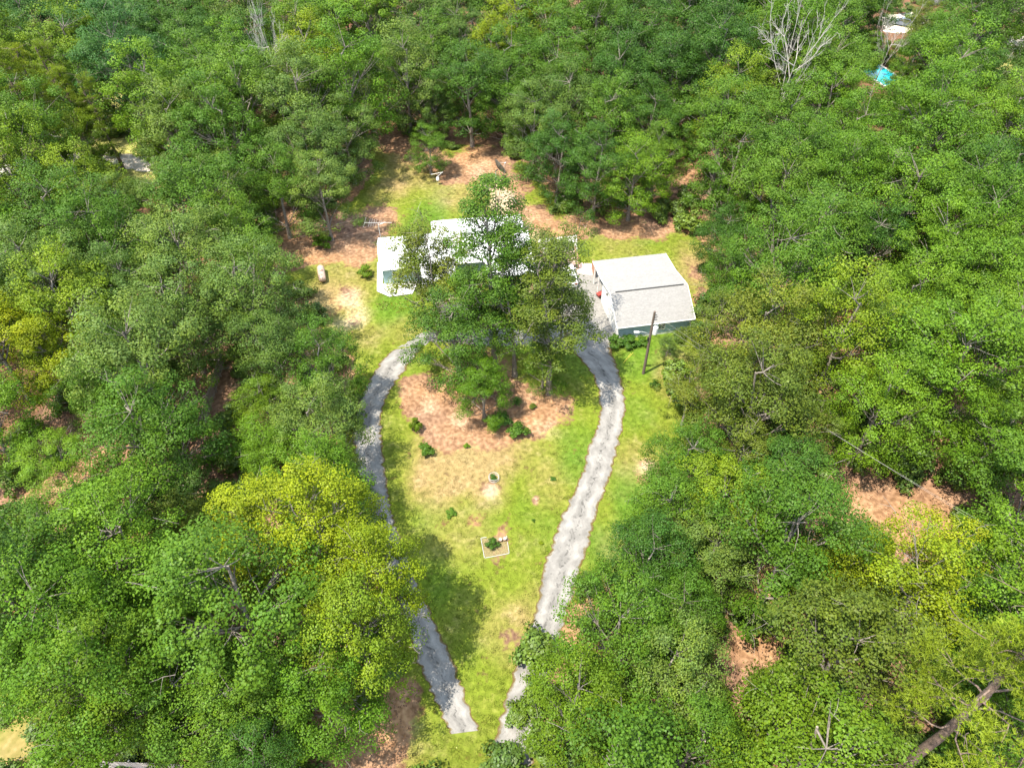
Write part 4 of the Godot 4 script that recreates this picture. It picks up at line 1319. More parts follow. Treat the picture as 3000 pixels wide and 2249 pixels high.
func fence(label: String, a: Vector3, e: Vector3, m: Material) -> void:
	var o := thing("board_fence", label, "fence", a, atan2(-(e - a).z, (e - a).x))
	var L := (e - a).length()
	rng.seed = 900 + int(L * 10)
	var shapes := []
	for k in 4:
		var b := MB.new()
		var h := 1.78 + k * 0.02
		b.prism(PackedVector2Array([Vector2(-0.072, 0.03), Vector2(0.072, 0.03), Vector2(0.072, h - 0.04), Vector2(0.04, h), Vector2(-0.04, h), Vector2(-0.072, h - 0.04)]), -0.011, 0.011)
		shapes.append(b.mesh())
	var n := int(L / 0.152)
	for k in n:
		var q := part("board", shapes[rng.randi_range(0, 3)], m, o)
		q.position = Vector3((k + 0.5) * L / n, 0, rng.randf_range(-0.004, 0.004))
		q.rotation.z = rng.randf_range(-0.008, 0.008)
	for y in [0.4, 1.5]: boxpart("rail", Vector3(L / 2, y, -0.045), Vector3(L, 0.09, 0.05), m, o)
	for k in int(L / 2.4) + 1: boxpart("post", Vector3(k * 2.4, 0.88, -0.12), Vector3(0.1, 1.76, 0.1), m, o)

func car(label: String, at: Vector3, turn: float, paint: Color) -> void:
	var o := thing("parked_car", label, "car", at, turn)
	var pm := mat(paint.r, paint.g, paint.b, 0.25)
	pm.clearcoat_enabled = true
	pm.clearcoat = 0.7
	var b := MB.new()
	b.prism(PackedVector2Array([Vector2(-2.25, 0.28), Vector2(2.2, 0.28), Vector2(2.3, 0.5), Vector2(2.22, 0.74), Vector2(1.15, 0.95), Vector2(-2.1, 0.98), Vector2(-2.28, 0.8)]), -0.88, 0.88)
	part("body", b.mesh(), pm, o)
	b = MB.new()
	b.prism(PackedVector2Array([Vector2(-1.95, 0.97), Vector2(1.0, 0.95), Vector2(0.3, 1.44), Vector2(-1.5, 1.46)]), -0.74, 0.74)
	part("glasshouse", b.mesh(), M.glass, o)
	boxpart("roof", Vector3(-0.6, 1.47, 0), Vector3(1.75, 0.06, 1.46), pm, o, 0.02)
	for s in [-1, 1]:
		tubepart("pillar", [Vector3(1.0, 0.95, s * 0.74), Vector3(0.28, 1.46, s * 0.72)], 0.05, pm, o, 5)
		tubepart("pillar", [Vector3(-0.55, 0.95, s * 0.75), Vector3(-0.6, 1.46, s * 0.73)], 0.05, pm, o, 5)
		tubepart("pillar", [Vector3(-1.95, 0.97, s * 0.74), Vector3(-1.48, 1.47, s * 0.72)], 0.07, pm, o, 5)
		boxpart("headlight", Vector3(2.2, 0.63, s * 0.62), Vector3(0.12, 0.14, 0.36), M.canister, o, 0.02)
		boxpart("tail_light", Vector3(-2.24, 0.76, s * 0.66), Vector3(0.08, 0.2, 0.3), M.red, o, 0.02)
		boxpart("mirror", Vector3(0.75, 1.0, s * 0.96), Vector3(0.12, 0.14, 0.18), pm, o, 0.03)
		for x in [-1.4, 1.42]:
			b = MB.new()
			b.lathe(PackedVector2Array([Vector2(0.2, -0.1), Vector2(0.31, -0.1), Vector2(0.33, -0.06), Vector2(0.33, 0.06), Vector2(0.31, 0.1), Vector2(0.2, 0.1)]), 16, Transform3D(Basis(Vector3.RIGHT, Vector3.BACK, Vector3.DOWN), Vector3(x, 0.33, s * 0.82)))
			var w := part("wheel", b.mesh(), M.tyre, o)
			b = MB.new()
			b.lathe(PackedVector2Array([Vector2(0.01, -0.09), Vector2(0.21, -0.09), Vector2(0.21, 0.09), Vector2(0.01, 0.09)]), 12, Transform3D(Basis(Vector3.RIGHT, Vector3.BACK, Vector3.DOWN), Vector3(x, 0.33, s * 0.82)))
			part("rim", b.mesh(), M.galv, w)
	boxpart("grille", Vector3(2.27, 0.5, 0), Vector3(0.05, 0.16, 0.9), M.dark, o)

# ---------------------------------------------------------------- far off
func far_things() -> void:
	var o := thing("swimming_pool", "bright turquoise swimming pool glimpsed between trees at upper right", "pool", Vector3(71.6, 0, -139.4), 0.25)
	boxpart("water", Vector3(0, 0.10, 0), Vector3(5.0, 0.1, 9.0), M.water, o)
	for s in [-1, 1]:
		boxpart("coping", Vector3(s * 2.7, 0.1, 0), Vector3(0.4, 0.2, 9.8), M.white_wall, o, 0.03)
		boxpart("coping", Vector3(0, 0.1, s * 4.7), Vector3(5.0, 0.2, 0.4), M.white_wall, o, 0.03)
	car("dark blue grey car on the pale yard at the upper right", Vector3(86.2, 0.05, -167.2), 2.6, Color(0.10, 0.13, 0.18))
	cottage("white roofed building at the very top right, behind trees", Vector3(103, 0, -186.0), 0.3, 13, 8)
	cottage("pale roofed building cut by the right edge, upper right", Vector3(105.5, 0, -149.0), -0.5, 10, 7)
	cottage("grey roofed shed beyond the leftmost pine trunks", Vector3(-73.5, 0, -98.0), 0.2, 4.5, 3.5)

func cottage(label: String, at: Vector3, turn: float, w: float, d: float) -> void:
	var o := thing("cottage", label, "building", at, turn)
	var h := 2.7
	var rise := d * 0.2
	boxpart("wall", Vector3(0, h / 2, d / 2 - 0.1), Vector3(w, h, 0.2), M.white_wall, o)
	boxpart("wall", Vector3(0, h / 2, -d / 2 + 0.1), Vector3(w, h, 0.2), M.white_wall, o)
	for s in [-1, 1]:
		var b := MB.new()
		b.prism(PackedVector2Array([Vector2(-d / 2, 0), Vector2(d / 2, 0), Vector2(d / 2, h), Vector2(0, h + rise), Vector2(-d / 2, h)]), -0.1, 0.1, Transform3D(Basis(Vector3(0, 0, -1), Vector3.UP, Vector3(1, 0, 0)), Vector3(s * (w / 2 + 0.1), 0, 0)))
		part("gable_wall", b.mesh(), M.white_wall, o)
	plane_part("roof", Vector3(-w / 2 - 0.5, h - 0.05, d / 2 + 0.5), Vector3(w / 2 + 0.5, h - 0.05, d / 2 + 0.5), Vector3(w / 2 + 0.5, h + rise + 0.1, 0), Vector3(-w / 2 - 0.5, h + rise + 0.1, 0), 0.08, M.concrete, o)
	plane_part("roof", Vector3(-w / 2 - 0.5, h + rise + 0.1, 0), Vector3(w / 2 + 0.5, h + rise + 0.1, 0), Vector3(w / 2 + 0.5, h - 0.05, -d / 2 - 0.5), Vector3(-w / 2 - 0.5, h - 0.05, -d / 2 - 0.5), 0.08, M.concrete, o)
	for k in 3: window_part(o, Vector3(-w * 0.32 + k * w * 0.32, 1.5, d / 2 + 0.005), minf(1.1, w * 0.2), 1.1, 0, 1, 2)

# ---------------------------------------------------------------- grass, litter, undergrowth
func scatter_stuff(called: String, label: String, mesh: Mesh, m: Material, at: Array, cols: PackedColorArray) -> void:
	var mm := MultiMesh.new()
	mm.transform_format = MultiMesh.TRANSFORM_3D
	mm.use_colors = true
	mm.mesh = mesh
	mm.instance_count = at.size()
	for k in at.size():
		mm.set_instance_transform(k, at[k])
		mm.set_instance_color(k, cols[k])
	var o := MultiMeshInstance3D.new()
	o.name = called
	o.multimesh = mm
	o.material_override = m
	add_child(o)
	o.set_meta("kind", "stuff")
	o.set_meta("label", label)

func open_ground(x: float, z: float) -> bool:
	return Geometry2D.is_point_in_polygon(Vector2(x, z), clearing)

func scatter() -> void:
	rng.seed = 4242
	# tufts of lawn grass
	var b := MB.new()
	for k in 14:
		var a := rng.randf() * TAU
		var p := Vector3(rng.randf_range(-.14, .14), 0, rng.randf_range(-.14, .14))
		var e := p + Vector3(cos(a) * 0.03, rng.randf_range(0.02, 0.05), sin(a) * 0.03)
		var w := Vector3(-sin(a), 0, cos(a)) * 0.01
		b.col = Color(1, 1, 1) * rng.randf_range(0.8, 1.0)
		var q := b.v.size()
		var nn := (Vector3.UP * 1.0 + Vector3(cos(a), 0, sin(a)) * 0.4).normalized()
		b.vert(p - w, nn); b.vert(p + w, nn); b.vert(e, nn)
		b.i.append_array([q, q + 1, q + 2])
	var gm := mat(1, 1, 1, 0.8)
	gm.vertex_color_use_as_albedo = true
	gm.metallic_specular = 0.25
	var at := []
	var cols := PackedColorArray()
	var pave := []
	for c in get_children():
		if str(c.name).begins_with("driveway") and not str(c.name).begins_with("driveway_edge") or str(c.name).begins_with("parking"):
			pave.append(c)
	var tries := 0
	while at.size() < 42000 and tries < 200000:
		tries += 1
		var z := -15.0 - 105.0 * pow(rng.randf(), 1.3)
		var x := rng.randf_range(-30, 30)
		var g := cell("g", x, z)
		if g < 0.4 or rng.randf() > g or on_road(x, z): continue
		var s := rng.randf_range(0.7, 1.5)
		at.append(Transform3D(Basis(Vector3.UP, rng.randf() * TAU).scaled(Vector3(s, s * rng.randf_range(0.6, 1.3), s)), Vector3(x, 0, z)))
		var d := clampf(cell("d", x, z) + rng.randf_range(-0.3, 0.35), 0, 1)
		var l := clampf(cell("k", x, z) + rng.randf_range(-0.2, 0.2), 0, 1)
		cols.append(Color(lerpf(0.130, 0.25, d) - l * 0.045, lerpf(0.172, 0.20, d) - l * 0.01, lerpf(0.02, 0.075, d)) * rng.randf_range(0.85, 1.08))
	scatter_stuff("grass", "short grass of the lawn", b.mesh(), gm, at, cols)
	# fallen leaves and needles
	b = MB.new()
	for k in 5:
		var p := Vector3(rng.randf_range(-.2, .2), rng.randf_range(.005, .03), rng.randf_range(-.2, .2))
		var a := rng.randf() * TAU
		var u := Vector3(cos(a), rng.randf_range(-.3, .3), sin(a)) * 0.07
		var w := Vector3(-sin(a), rng.randf_range(-.3, .3), cos(a)) * 0.035
		b.quad(p - u, p + w, p + u, p - w)
		var q := b.n.size()
		for j in 4:
			if b.n[q - 1 - j].y < 0: b.n[q - 1 - j] = -b.n[q - 1 - j]
	at = []
	cols = PackedColorArray()
	tries = 0
	while at.size() < 16000 and tries < 90000:
		tries += 1
		var z := -15.0 - 105.0 * pow(rng.randf(), 1.3)
		var x := rng.randf_range(-48, 48)
		if cell("g", x, z) > 0.45 or (on_road(x, z) and rng.randf() < 0.9): continue
		at.append(Transform3D(Basis(Vector3.UP, rng.randf() * TAU).scaled(Vector3.ONE * rng.randf_range(0.7, 1.5)), Vector3(x, 0.03 if on_road(x, z) else 0.0, z)))
		var t := rng.randf()
		cols.append(Color(lerpf(0.11, 0.34, t), lerpf(0.055, 0.22, t), lerpf(0.035, 0.14, t)))
	scatter_stuff("fallen_leaves", "fallen leaves and needles on the pine straw", b.mesh(), gm, at, cols)
	# low undergrowth in the woods
	var P := make_tree("shrub", 6001)
	at = []
	cols = PackedColorArray()
	tries = 0
	while at.size() < 2000 and tries < 24000:
		tries += 1
		var z := -rng.randf_range(14, 190)
		var x := rng.randf_range(-1, 1) * (24 - z * 0.75)
		var h := rng.randf_range(0.8, 1.0) * rng.randf_range(1.0, 4.0)
		var hit := false
		for f in [1.0, 1.035, 1.07]:
			var q := Vector2(x * f, z * f)
			if Geometry2D.is_point_in_polygon(q, clearing): hit = true
			for g in gaps:
				if Geometry2D.is_point_in_polygon(q, g): hit = true
		if hit: continue
		var s := rng.randf_range(0.7, 1.1) * (0.5 + h * 0.35)
		at.append(Transform3D(Basis(Vector3.UP, rng.randf() * TAU).scaled(Vector3(s, h / 2.0, s)), Vector3(x, 0, z)))
		var t := rng.randf()
		cols.append(Color(lerpf(0.08, 0.16, t), lerpf(0.15, 0.24, t), 0.025))
	var um := mat(1, 1, 1, 0.55)
	um.vertex_color_use_as_albedo = true
	um.backlight_enabled = true
	um.backlight = Color(0.5, 0.55, 0.2)
	scatter_stuff("undergrowth", "low shrubs on the woodland floor", P[2], um, at, cols)

var roads_at := []
func on_road(x: float, z: float) -> bool:
	for r in roads_at:
		if Geometry2D.is_point_in_polygon(Vector2(x, z), r): return true
	return false

func woods() -> void:
	tree("tall", -1.9, -57.7, 23.5, 5.2, 0, "tallest slender green tree in the driveway island, its top above the white house roof")
	tree("tall", 0.3, -56.3, 20.5, 4.0, 0, "slender tall tree close to the right of the tallest island tree")
	tree("tall", 4.0, -53.6, 19.5, 4.9, 5, "tall olive tree with a bare pale trunk at the right of the driveway island")
	tree("sparse", 5.5, -60.2, 17.0, 3.8, 5, "thin olive brown tree beside the parking area, nearest the garage")
	tree("sparse", -8.6, -62.5, 17.0, 5.4, 5, "thin see-through tree standing over the left end of the white house roof")
	tree("sparse", -10.1, -64.3, 14.5, 4.0, 5, "thin olive tree nearest the left end of the house")
	tree("skirt", -5.8, -55.0, 13.5, 5.0, 1, "broad dark green tree low at the left side of the driveway island")
	tree("oak", -2.9, -49.9, 8.5, 3.2, 7, "short bright green tree at the front tip of the driveway island")
	tree("oak", 3.3, -54.2, 7.5, 2.6, 0, "small leafy tree round the foot of the pale trunk on the driveway island")
	tree("sparse", 2.4, -60.2, 13.5, 3.8, 0, "medium tree in the middle of the driveway island, over the house deck")
	tree("sparse", -4.8, -62.0, 14.0, 3.8, 0, "medium tree in front of the screened porch")
	tree("oak", -24.8, -83.0, 14.0, 4.9, 2, "grey green tree with its trunk in view behind the round bush, left of the house")
	tree("oak", -30.6, -83.5, 15.5, 5.0, 0, "green tree with a leaning bare trunk over pine straw at the left clearing edge")
	tree("oak", -6.5, -110.4, 17.5, 6.2, 1, "large dark oak at the back of the clearing with its trunk in shade")
	tree("skirt", -12.6, -101.3, 8.5, 3.4, 0, "low spreading tree reaching over the back lawn left of the large dark oak")
	tree("sparse", 21.1, -56.6, 11.5, 3.6, 5, "thin olive tree overhanging the right end of the garage roof")
	tree("sparse", 17.6, -49.0, 10.0, 3.2, 5, "thin olive tree right of the utility pole")
	tree("skirt", 7.4, -22.9, 14.0, 4.5, 0, "green tree hanging over the lower right driveway, above the other one there")
	tree("skirt", 4.8, -18.0, 13.0, 4.0, 3, "yellowish green tree hanging over the bottom of the right driveway")
	tree("oak", 17.6, -59.5, 3.6, 1.3, 2, "small shrubby tree at the right front corner of the garage")
	tree("maple", -14.0, -29.5, 17.0, 5.0, 4, "large bright yellow green tree beside the left driveway")
	tree("maple", -10.0, -25.8, 16.0, 4.4, 4, "bright yellow green tree whose crown overhangs the left driveway")
	tree("maple", -10.6, -22.1, 15.0, 4.5, 3, "green tree right below the yellow trees, by the lower left driveway")
	tree("skirt", -12.1, -19.1, 13.0, 4.2, 7, "rounded fresh green tree at the bottom, left of the left driveway end")
	tree("oak", -26.9, -17.5, 16.0, 4.8, 7, "green tree with a thick pale trunk at the bottom left by the board fence")
	tree("skirt", -26.2, -19.3, 16.5, 4.4, 3, "tree with a pale leaning trunk behind the one at the board fence")
	tree("skirt", 33.2, -43.6, 15.0, 4.8, 7, "fresh green tree with a flared grey trunk at the pine straw clearing")
	tree("sparse", 28.5, -25.1, 15.0, 4.6, 4, "yellowing thin tree with a forked trunk in the lower right woods")
	tree("sparse", 32.7, -28.6, 13.0, 4.0, 4, "yellowing thin tree behind the one with the forked trunk")
	tree("pine", -72.0, -96.8, 17.0, 3.2, 8, "yellow green pine nearest the left edge, with a dark leaning trunk")
	tree("pine", -69.0, -99.3, 20.0, 3.4, 8, "yellow green pine second from the left edge, above a dark trunk")
	tree("pine", -68.8, -102.2, 19.0, 3.0, 8, "yellow green pine with its trunk left of the sandy road")
	tree("pine", -64.7, -102.5, 16.0, 2.8, 8, "yellow green pine leftmost of two dark trunks on the sandy road")
	tree("pine", -60.7, -102.0, 15.0, 2.6, 8, "yellow green pine with a thin dark trunk in front of the sandy road")
	tree("pine", -75.0, -94.5, 18.0, 3.3, 8, "yellow green pine cut by the left edge of the photo")
	tree("pine", -76.9, -109.0, 19.0, 3.2, 8, "yellow green pine behind the row of dark trunks")
	tree("pine", -69.4, -109.0, 17.0, 3.0, 8, "yellow green pine behind the sandy road")
	tree("pine", -82.5, -109.0, 21.0, 3.4, 8, "yellow green pine farthest back at the left edge")
	tree("pine", 25.7, -15.2, 25.0, 4.6, 8, "big soft yellow green pine cut by the lower right edge")
	tree("dead", 42.2, -110.1, 19.5, 5.6, 0, "bare white dead tree spreading above the green woods at upper right")
	tree("dead", -37.5, -113.3, 20.0, 3.4, 0, "thin bare dead tree beside the yellow tree at upper left")
	tree("dead", 65.5, -128.9, 13.0, 3.2, 0, "small bare dead tree just above the turquoise pool")
	tree("skirt", 3.2, -100.9, 15.0, 5.2, 2, "broad grey green oak right of the large dark oak, behind the satellite dish")
	tree("skirt", 7.6, -104.4, 17.5, 5.6, 2, "tall grey green oak behind the back lawn, second right of the large dark oak")
	tree("skirt", 14.2, -100.1, 17.0, 5.6, 0, "tall mid green oak at the back clearing edge, straight above the garage")
	tree("skirt", 6.6, -92.8, 14.0, 5.0, 1, "deep green tree whose low boughs touch the ground behind the house")
	tree("skirt", 16.5, -88.0, 13.5, 4.9, 7, "fresh green low tree on the back edge of the lawn above the garage")
	tree("skirt", 11.5, -88.4, 14.5, 4.9, 1, "deep green tree between the two low trees behind the lawn")
	tree("skirt", -1.1, -109.5, 15.5, 5.0, 0, "mid green oak in between the large dark oak and the broad grey green ones")
	tree("skirt", -22.9, -122.3, 14.0, 4.6, 0, "mid green tree at the top of the clearing, above its bare pine straw")
	tree("skirt", -25.2, -113.8, 11.0, 3.8, 2, "grey green tree at the top left tip of the clearing")
	tree("skirt", 20.4, -93.0, 13.0, 4.0, 0, "mid green tree beside the gap of brown straw above the garage")
	tree("skirt", 20.3, -102.2, 15.0, 4.8, 1, "deep green oak behind the tree beside the gap of brown straw")
	tree("skirt", 26.4, -75.3, 11.0, 3.8, 1, "deep green tree behind the right end of the garage")
	tree("skirt", -17.7, -127.2, 14.5, 4.6, 2, "grey green tree above the top of the clearing, behind its mid green neighbour")
	tree("skirt", -18.8, -50.8, 12.5, 4.2, 0, "mid green tree at the upper bend of the left driveway")
	tree("skirt", -17.5, -42.1, 13.5, 4.4, 2, "grey green tree beside the middle of the left driveway")
	tree("skirt", -16.2, -36.0, 13.0, 4.2, 7, "fresh green tree beside the left driveway, just above the bright yellow one")
	tree("skirt", 15.7, -39.3, 11.5, 4.0, 0, "mid green tree at the right edge of the lawn, beside the bare sandy patch")
	tree("skirt", 12.8, -33.3, 12.0, 4.2, 0, "mid green tree at the right edge of the lawn, lower than the sandy patch")
	tree("skirt", 10.4, -28.7, 12.0, 4.0, 1, "deep green tree right of the right driveway, above the ones hanging over it")
	tree("skirt", -54.0, -73.7, 16.8, 6.3, 1, "large deep green tree, third from left in the first row of the left woods")
	tree("oak", 60.8, -94.7, 16.6, 6.0, 7, "large fresh green tree, first from right in the eighth row of the far woods")
	tree("skirt", -19.3, -148.2, 21.0, 7.0, 2, "large grey green tree, nineteenth from left in the first row of the far woods")
	tree("oak", -39.1, -100.7, 21.1, 6.9, 0, "large mid green tree, fourth from left in the sixth row of the far woods")
	tree("skirt", 47.3, -93.4, 17.7, 6.0, 7, "large fresh green tree, second from right in the eighth row of the far woods")
	tree("skirt", 33.1, -105.1, 18.7, 6.1, 3, "large yellow green tree, third from right in the sixth row of the far woods")
	tree("skirt", 29.3, -86.6, 16.9, 5.8, 0, "medium mid green tree, third from left in the last row of the far woods")
	tree("skirt", 63.6, -81.0, 18.4, 6.7, 1, "large deep green tree, second from right in the first row of the right woods")
	tree("oak", -56.4, -129.1, 18.3, 6.3, 1, "large deep green tree, fifth from left in the third row of the far woods")
	tree("oak", 25.2, -113.7, 18.5, 6.9, 1, "large deep green tree, sixth from right in the fifth row of the far woods")
	tree("skirt", -86.3, -134.3, 19.2, 6.7, 6, "large bluish green tree, third from left in the second row of the far woods")
	tree("skirt", -63.0, -82.1, 21.7, 6.6, 3, "large yellow green tree, second from left in the last row of the far woods")
	tree("oak", -37.7, -77.6, 17.9, 6.5, 0, "large mid green tree, third from right in the first row of the left woods")
	tree("oak", -33.9, -47.1, 19.9, 6.2, 2, "large grey green tree, third from right in the third row of the left woods")
	tree("oak", 47.3, -75.5, 19.2, 6.7, 7, "large fresh green tree, fifth from right in the first row of the right woods")
	tree("skirt", 70.3, -96.7, 18.9, 6.8, 7, "large fresh green tree, second from right in the seventh row of the far woods")
	tree("skirt", -27.3, -58.6, 17.3, 5.8, 2, "medium grey green tree, second from right in the second row of the left woods")
	tree("maple", 1.4, -134.0, 21.6, 7.0, 4, "large bright yellow green tree, twelfth from right in the second row of the far woods")
	tree("skirt", -13.5, -121.8, 17.8, 6.2, 0, "large mid green tree, eighth from left in the fourth row of the far woods")
	tree("skirt", 18.2, -14.3, 15.8, 5.8, 3, "medium yellow green tree, second from right in the ninth row of the right woods")
	tree("skirt", -35.9, -24.7, 18.2, 6.3, 1, "large deep green tree, first from left in the seventh row of the left woods")
	tree("skirt", -50.8, -62.0, 17.0, 6.1, 2, "large grey green tree, third from left in the second row of the left woods")
	tree("oak", -29.6, -28.9, 15.4, 5.6, 7, "medium fresh green tree, third from right in the sixth row of the left woods")
	tree("oak", -27.4, -90.6, 15.9, 5.8, 2, "large grey green tree, second from left in the eighth row of the far woods")
	tree("oak", -36.4, -64.9, 17.1, 5.8, 2, "medium grey green tree, third from right in the second row of the left woods")
	tree("oak", 45.0, -136.9, 18.6, 7.0, 7, "large fresh green tree, seventh from right in the second row of the far woods")
	tree("skirt", -55.4, -147.2, 21.2, 7.2, 2, "large grey green tree, twelfth from left in the first row of the far woods")
	tree("oak", 49.9, -54.4, 16.0, 6.0, 7, "large fresh green tree, first from right in the third row of the right woods")
	tree("oak", 35.0, -68.2, 18.4, 6.6, 0, "large mid green tree, second from left in the first row of the right woods")
	tree("skirt", -58.5, -109.9, 23.4, 7.1, 6, "large bluish green tree, third from left in the fourth row of the far woods")
	tree("skirt", 31.9, -52.3, 18.9, 5.8, 3, "medium yellow green tree, second from left in the third row of the right woods")
	tree("oak", 48.5, -44.8, 16.8, 6.3, 0, "large mid green tree, first from right in the fourth row of the right woods")
	tree("skirt", -31.7, -144.9, 20.0, 7.0, 3, "large yellow green tree, seventeenth from left in the first row of the far woods")
	tree("skirt", 64.4, -105.2, 22.5, 7.0, 7, "large fresh green tree, third from right in the fifth row of the far woods")
	tree("skirt", -39.3, -91.6, 20.0, 6.2, 0, "large mid green tree, third from left in the seventh row of the far woods")
	tree("oak", -48.4, -137.1, 20.9, 7.0, 2, "large grey green tree, eighth from left in the second row of the far woods")
	tree("oak", 29.6, -95.0, 18.6, 6.4, 0, "large mid green tree, sixth from left in the seventh row of the far woods")
	tree("oak", 7.2, -10.9, 16.8, 6.0, 0, "large mid green tree, first from left in the last row of the right woods")
	tree("oak", 105.2, -148.1, 21.3, 6.8, 0, "large mid green tree, first from right in the first row of the far woods")
	tree("skirt", -16.7, -134.8, 22.6, 7.0, 2, "large grey green tree, twelfth from left in the second row of the far woods")
	tree("skirt", -45.4, -56.9, 17.1, 5.6, 3, "medium yellow green tree, fourth from left in the second row of the left woods")
	tree("oak", 33.1, -78.5, 17.3, 6.2, 0, "large mid green tree, first from left in the first row of the right woods")
	tree("skirt", -36.1, -137.2, 20.0, 6.9, 0, "large mid green tree, tenth from left in the second row of the far woods")
	tree("oak", 63.1, -144.4, 19.7, 6.7, 0, "large mid green tree, eighth from right in the first row of the far woods")
	tree("skirt", 94.0, -153.0, 18.7, 6.8, 0, "large mid green tree, fourth from right in the first row of the far woods")
	tree("skirt", 39.3, -27.3, 16.2, 5.6, 7, "medium fresh green tree, first from right in the sixth row of the right woods")
	tree("oak", -62.6, -137.6, 20.4, 7.0, 1, "large deep green tree, seventh from left in the second row of the far woods")
	tree("skirt", -84.3, -120.6, 20.7, 7.2, 3, "large yellow green tree, second from left in the third row of the far woods")
	tree("oak", -53.5, -122.0, 17.7, 6.5, 1, "large deep green tree, fourth from left in the fourth row of the far woods")
	tree("oak", 89.1, -145.0, 20.4, 7.0, 1, "large deep green tree, fifth from right in the first row of the far woods")
	tree("oak", 31.2, -134.9, 22.0, 7.3, 1, "large deep green tree, eighth from right in the second row of the far woods")
	tree("skirt", -76.6, -148.3, 21.8, 7.5, 6, "large bluish green tree, sixth from left in the first row of the far woods")
	tree("skirt", 22.0, -43.8, 17.7, 5.9, 5, "large olive green tree, first from left in the fourth row of the right woods")
	tree("skirt", 61.6, -72.5, 18.4, 5.7, 1, "medium deep green tree, first from right in the first row of the right woods")
	tree("skirt", 6.5, -113.3, 17.9, 6.8, 0, "large mid green tree, seventh from left in the fifth row of the far woods")
	tree("skirt", 41.7, -58.3, 14.9, 5.5, 7, "medium fresh green tree, fourth from right in the second row of the right woods")
	tree("oak", 5.4, -126.5, 19.3, 7.2, 0, "large mid green tree, ninth from right in the third row of the far woods")
	tree("oak", -65.4, -90.8, 20.6, 6.5, 0, "large mid green tree, first from left in the seventh row of the far woods")
	tree("oak", 34.8, -125.2, 20.1, 6.5, 1, "large deep green tree, sixth from right in the third row of the far woods")
	tree("oak", 86.2, -134.8, 22.1, 7.4, 1, "large deep green tree, second from right in the second row of the far woods")
	tree("skirt", -97.0, -127.6, 21.2, 7.4, 2, "large grey green tree, first from left in the third row of the far woods")
	tree("oak", 69.2, -116.8, 18.0, 6.4, 0, "large mid green tree, second from right in the fourth row of the far woods")
	tree("skirt", -35.6, -127.7, 19.8, 6.9, 3, "large yellow green tree, eighth from left in the third row of the far woods")
	tree("oak", -43.7, -124.6, 18.1, 6.7, 1, "large deep green tree, seventh from left in the third row of the far woods")
	tree("skirt", -31.3, -39.9, 16.8, 5.8, 0, "large mid green tree, second from right in the fourth row of the left woods")
	tree("skirt", -55.4, -81.9, 15.2, 5.7, 3, "medium yellow green tree, fourth from left in the first row of the left woods")
	tree("skirt", -34.3, -56.9, 16.0, 5.9, 2, "large grey green tree, second from right in the third row of the left woods")
	tree("oak", -72.2, -122.0, 21.2, 7.4, 3, "large yellow green tree, third from left in the third row of the far woods")
	tree("oak", 20.3, -28.5, 17.0, 5.6, 0, "medium mid green tree, second from right in the sixth row of the right woods")
	tree("skirt", 80.2, -107.5, 19.1, 6.2, 2, "large grey green tree, first from right in the fifth row of the far woods")
	tree("oak", 46.2, -146.8, 19.2, 6.9, 0, "large mid green tree, twelfth from right in the first row of the far woods")
	tree("maple", -92.5, -149.4, 20.5, 6.7, 6, "large bluish green tree, third from left in the first row of the far woods")
	tree("skirt", -102.5, -147.9, 20.8, 7.7, 2, "large grey green tree, second from left in the first row of the far woods")
	tree("skirt", 54.2, -62.7, 17.9, 6.4, 7, "large fresh green tree, first from right in the second row of the right woods")
	tree("skirt", -9.3, -130.5, 18.9, 6.4, 2, "large grey green tree, tenth from right in the third row of the far woods")
	tree("skirt", -51.8, -101.7, 21.0, 6.5, 7, "large fresh green tree, second from left in the sixth row of the far woods")
	tree("oak", 56.2, -137.7, 20.8, 7.2, 0, "large mid green tree, fifth from right in the second row of the far woods")
	tree("skirt", 46.0, -123.1, 23.2, 7.4, 7, "large fresh green tree, fourth from right in the third row of the far woods")
	tree("skirt", 39.5, -98.3, 17.5, 6.2, 0, "large mid green tree, sixth from right in the seventh row of the far woods")
	tree("skirt", 32.9, -117.0, 22.0, 6.8, 1, "large deep green tree, sixth from right in the fourth row of the far woods")
	tree("oak", 22.6, -143.8, 20.3, 7.4, 1, "large deep green tree, seventeenth from right in the first row of the far woods")
	tree("skirt", -18.6, -23.4, 19.1, 6.5, 0, "large mid green tree, first from right in the seventh row of the left woods")
	tree("oak", 3.8, -142.5, 19.2, 6.5, 7, "large fresh green tree, eleventh from right in the second row of the far woods")
	tree("skirt", 98.7, -134.5, 18.8, 6.6, 7, "large fresh green tree, first from right in the second row of the far woods")
	tree("skirt", 78.1, -128.8, 20.5, 7.0, 0, "large mid green tree, second from right in the third row of the far woods")
	tree("skirt", 35.8, -154.0, 18.6, 6.8, 2, "large grey green tree, fifteenth from right in the first row of the far woods")
	tree("skirt", -46.4, -108.1, 19.2, 7.1, 0, "large mid green tree, fourth from left in the fifth row of the far woods")
	tree("skirt", 94.8, -125.8, 20.4, 7.0, 0, "large mid green tree, first from right in the third row of the far woods")
	tree("skirt", 15.8, -137.6, 23.5, 7.6, 0, "large mid green tree, eighteenth from right in the first row of the far woods")
	tree("oak", 14.1, -126.1, 20.2, 6.8, 0, "large mid green tree, eighth from right in the third row of the far woods")
	tree("oak", -33.2, -106.9, 19.1, 6.5, 2, "large grey green tree, fifth from left in the fifth row of the far woods")
	tree("oak", -65.9, -128.9, 19.7, 6.7, 6, "large bluish green tree, fourth from left in the third row of the far woods")
	tree("oak", 41.1, -47.8, 18.1, 6.5, 7, "large fresh green tree, second from right in the third row of the right woods")
	tree("oak", -92.8, -140.7, 19.9, 7.3, 6, "large bluish green tree, second from left in the second row of the far woods")
	tree("maple", -62.6, -118.4, 20.2, 7.1, 6, "large bluish green tree, second from left in the fourth row of the far woods")
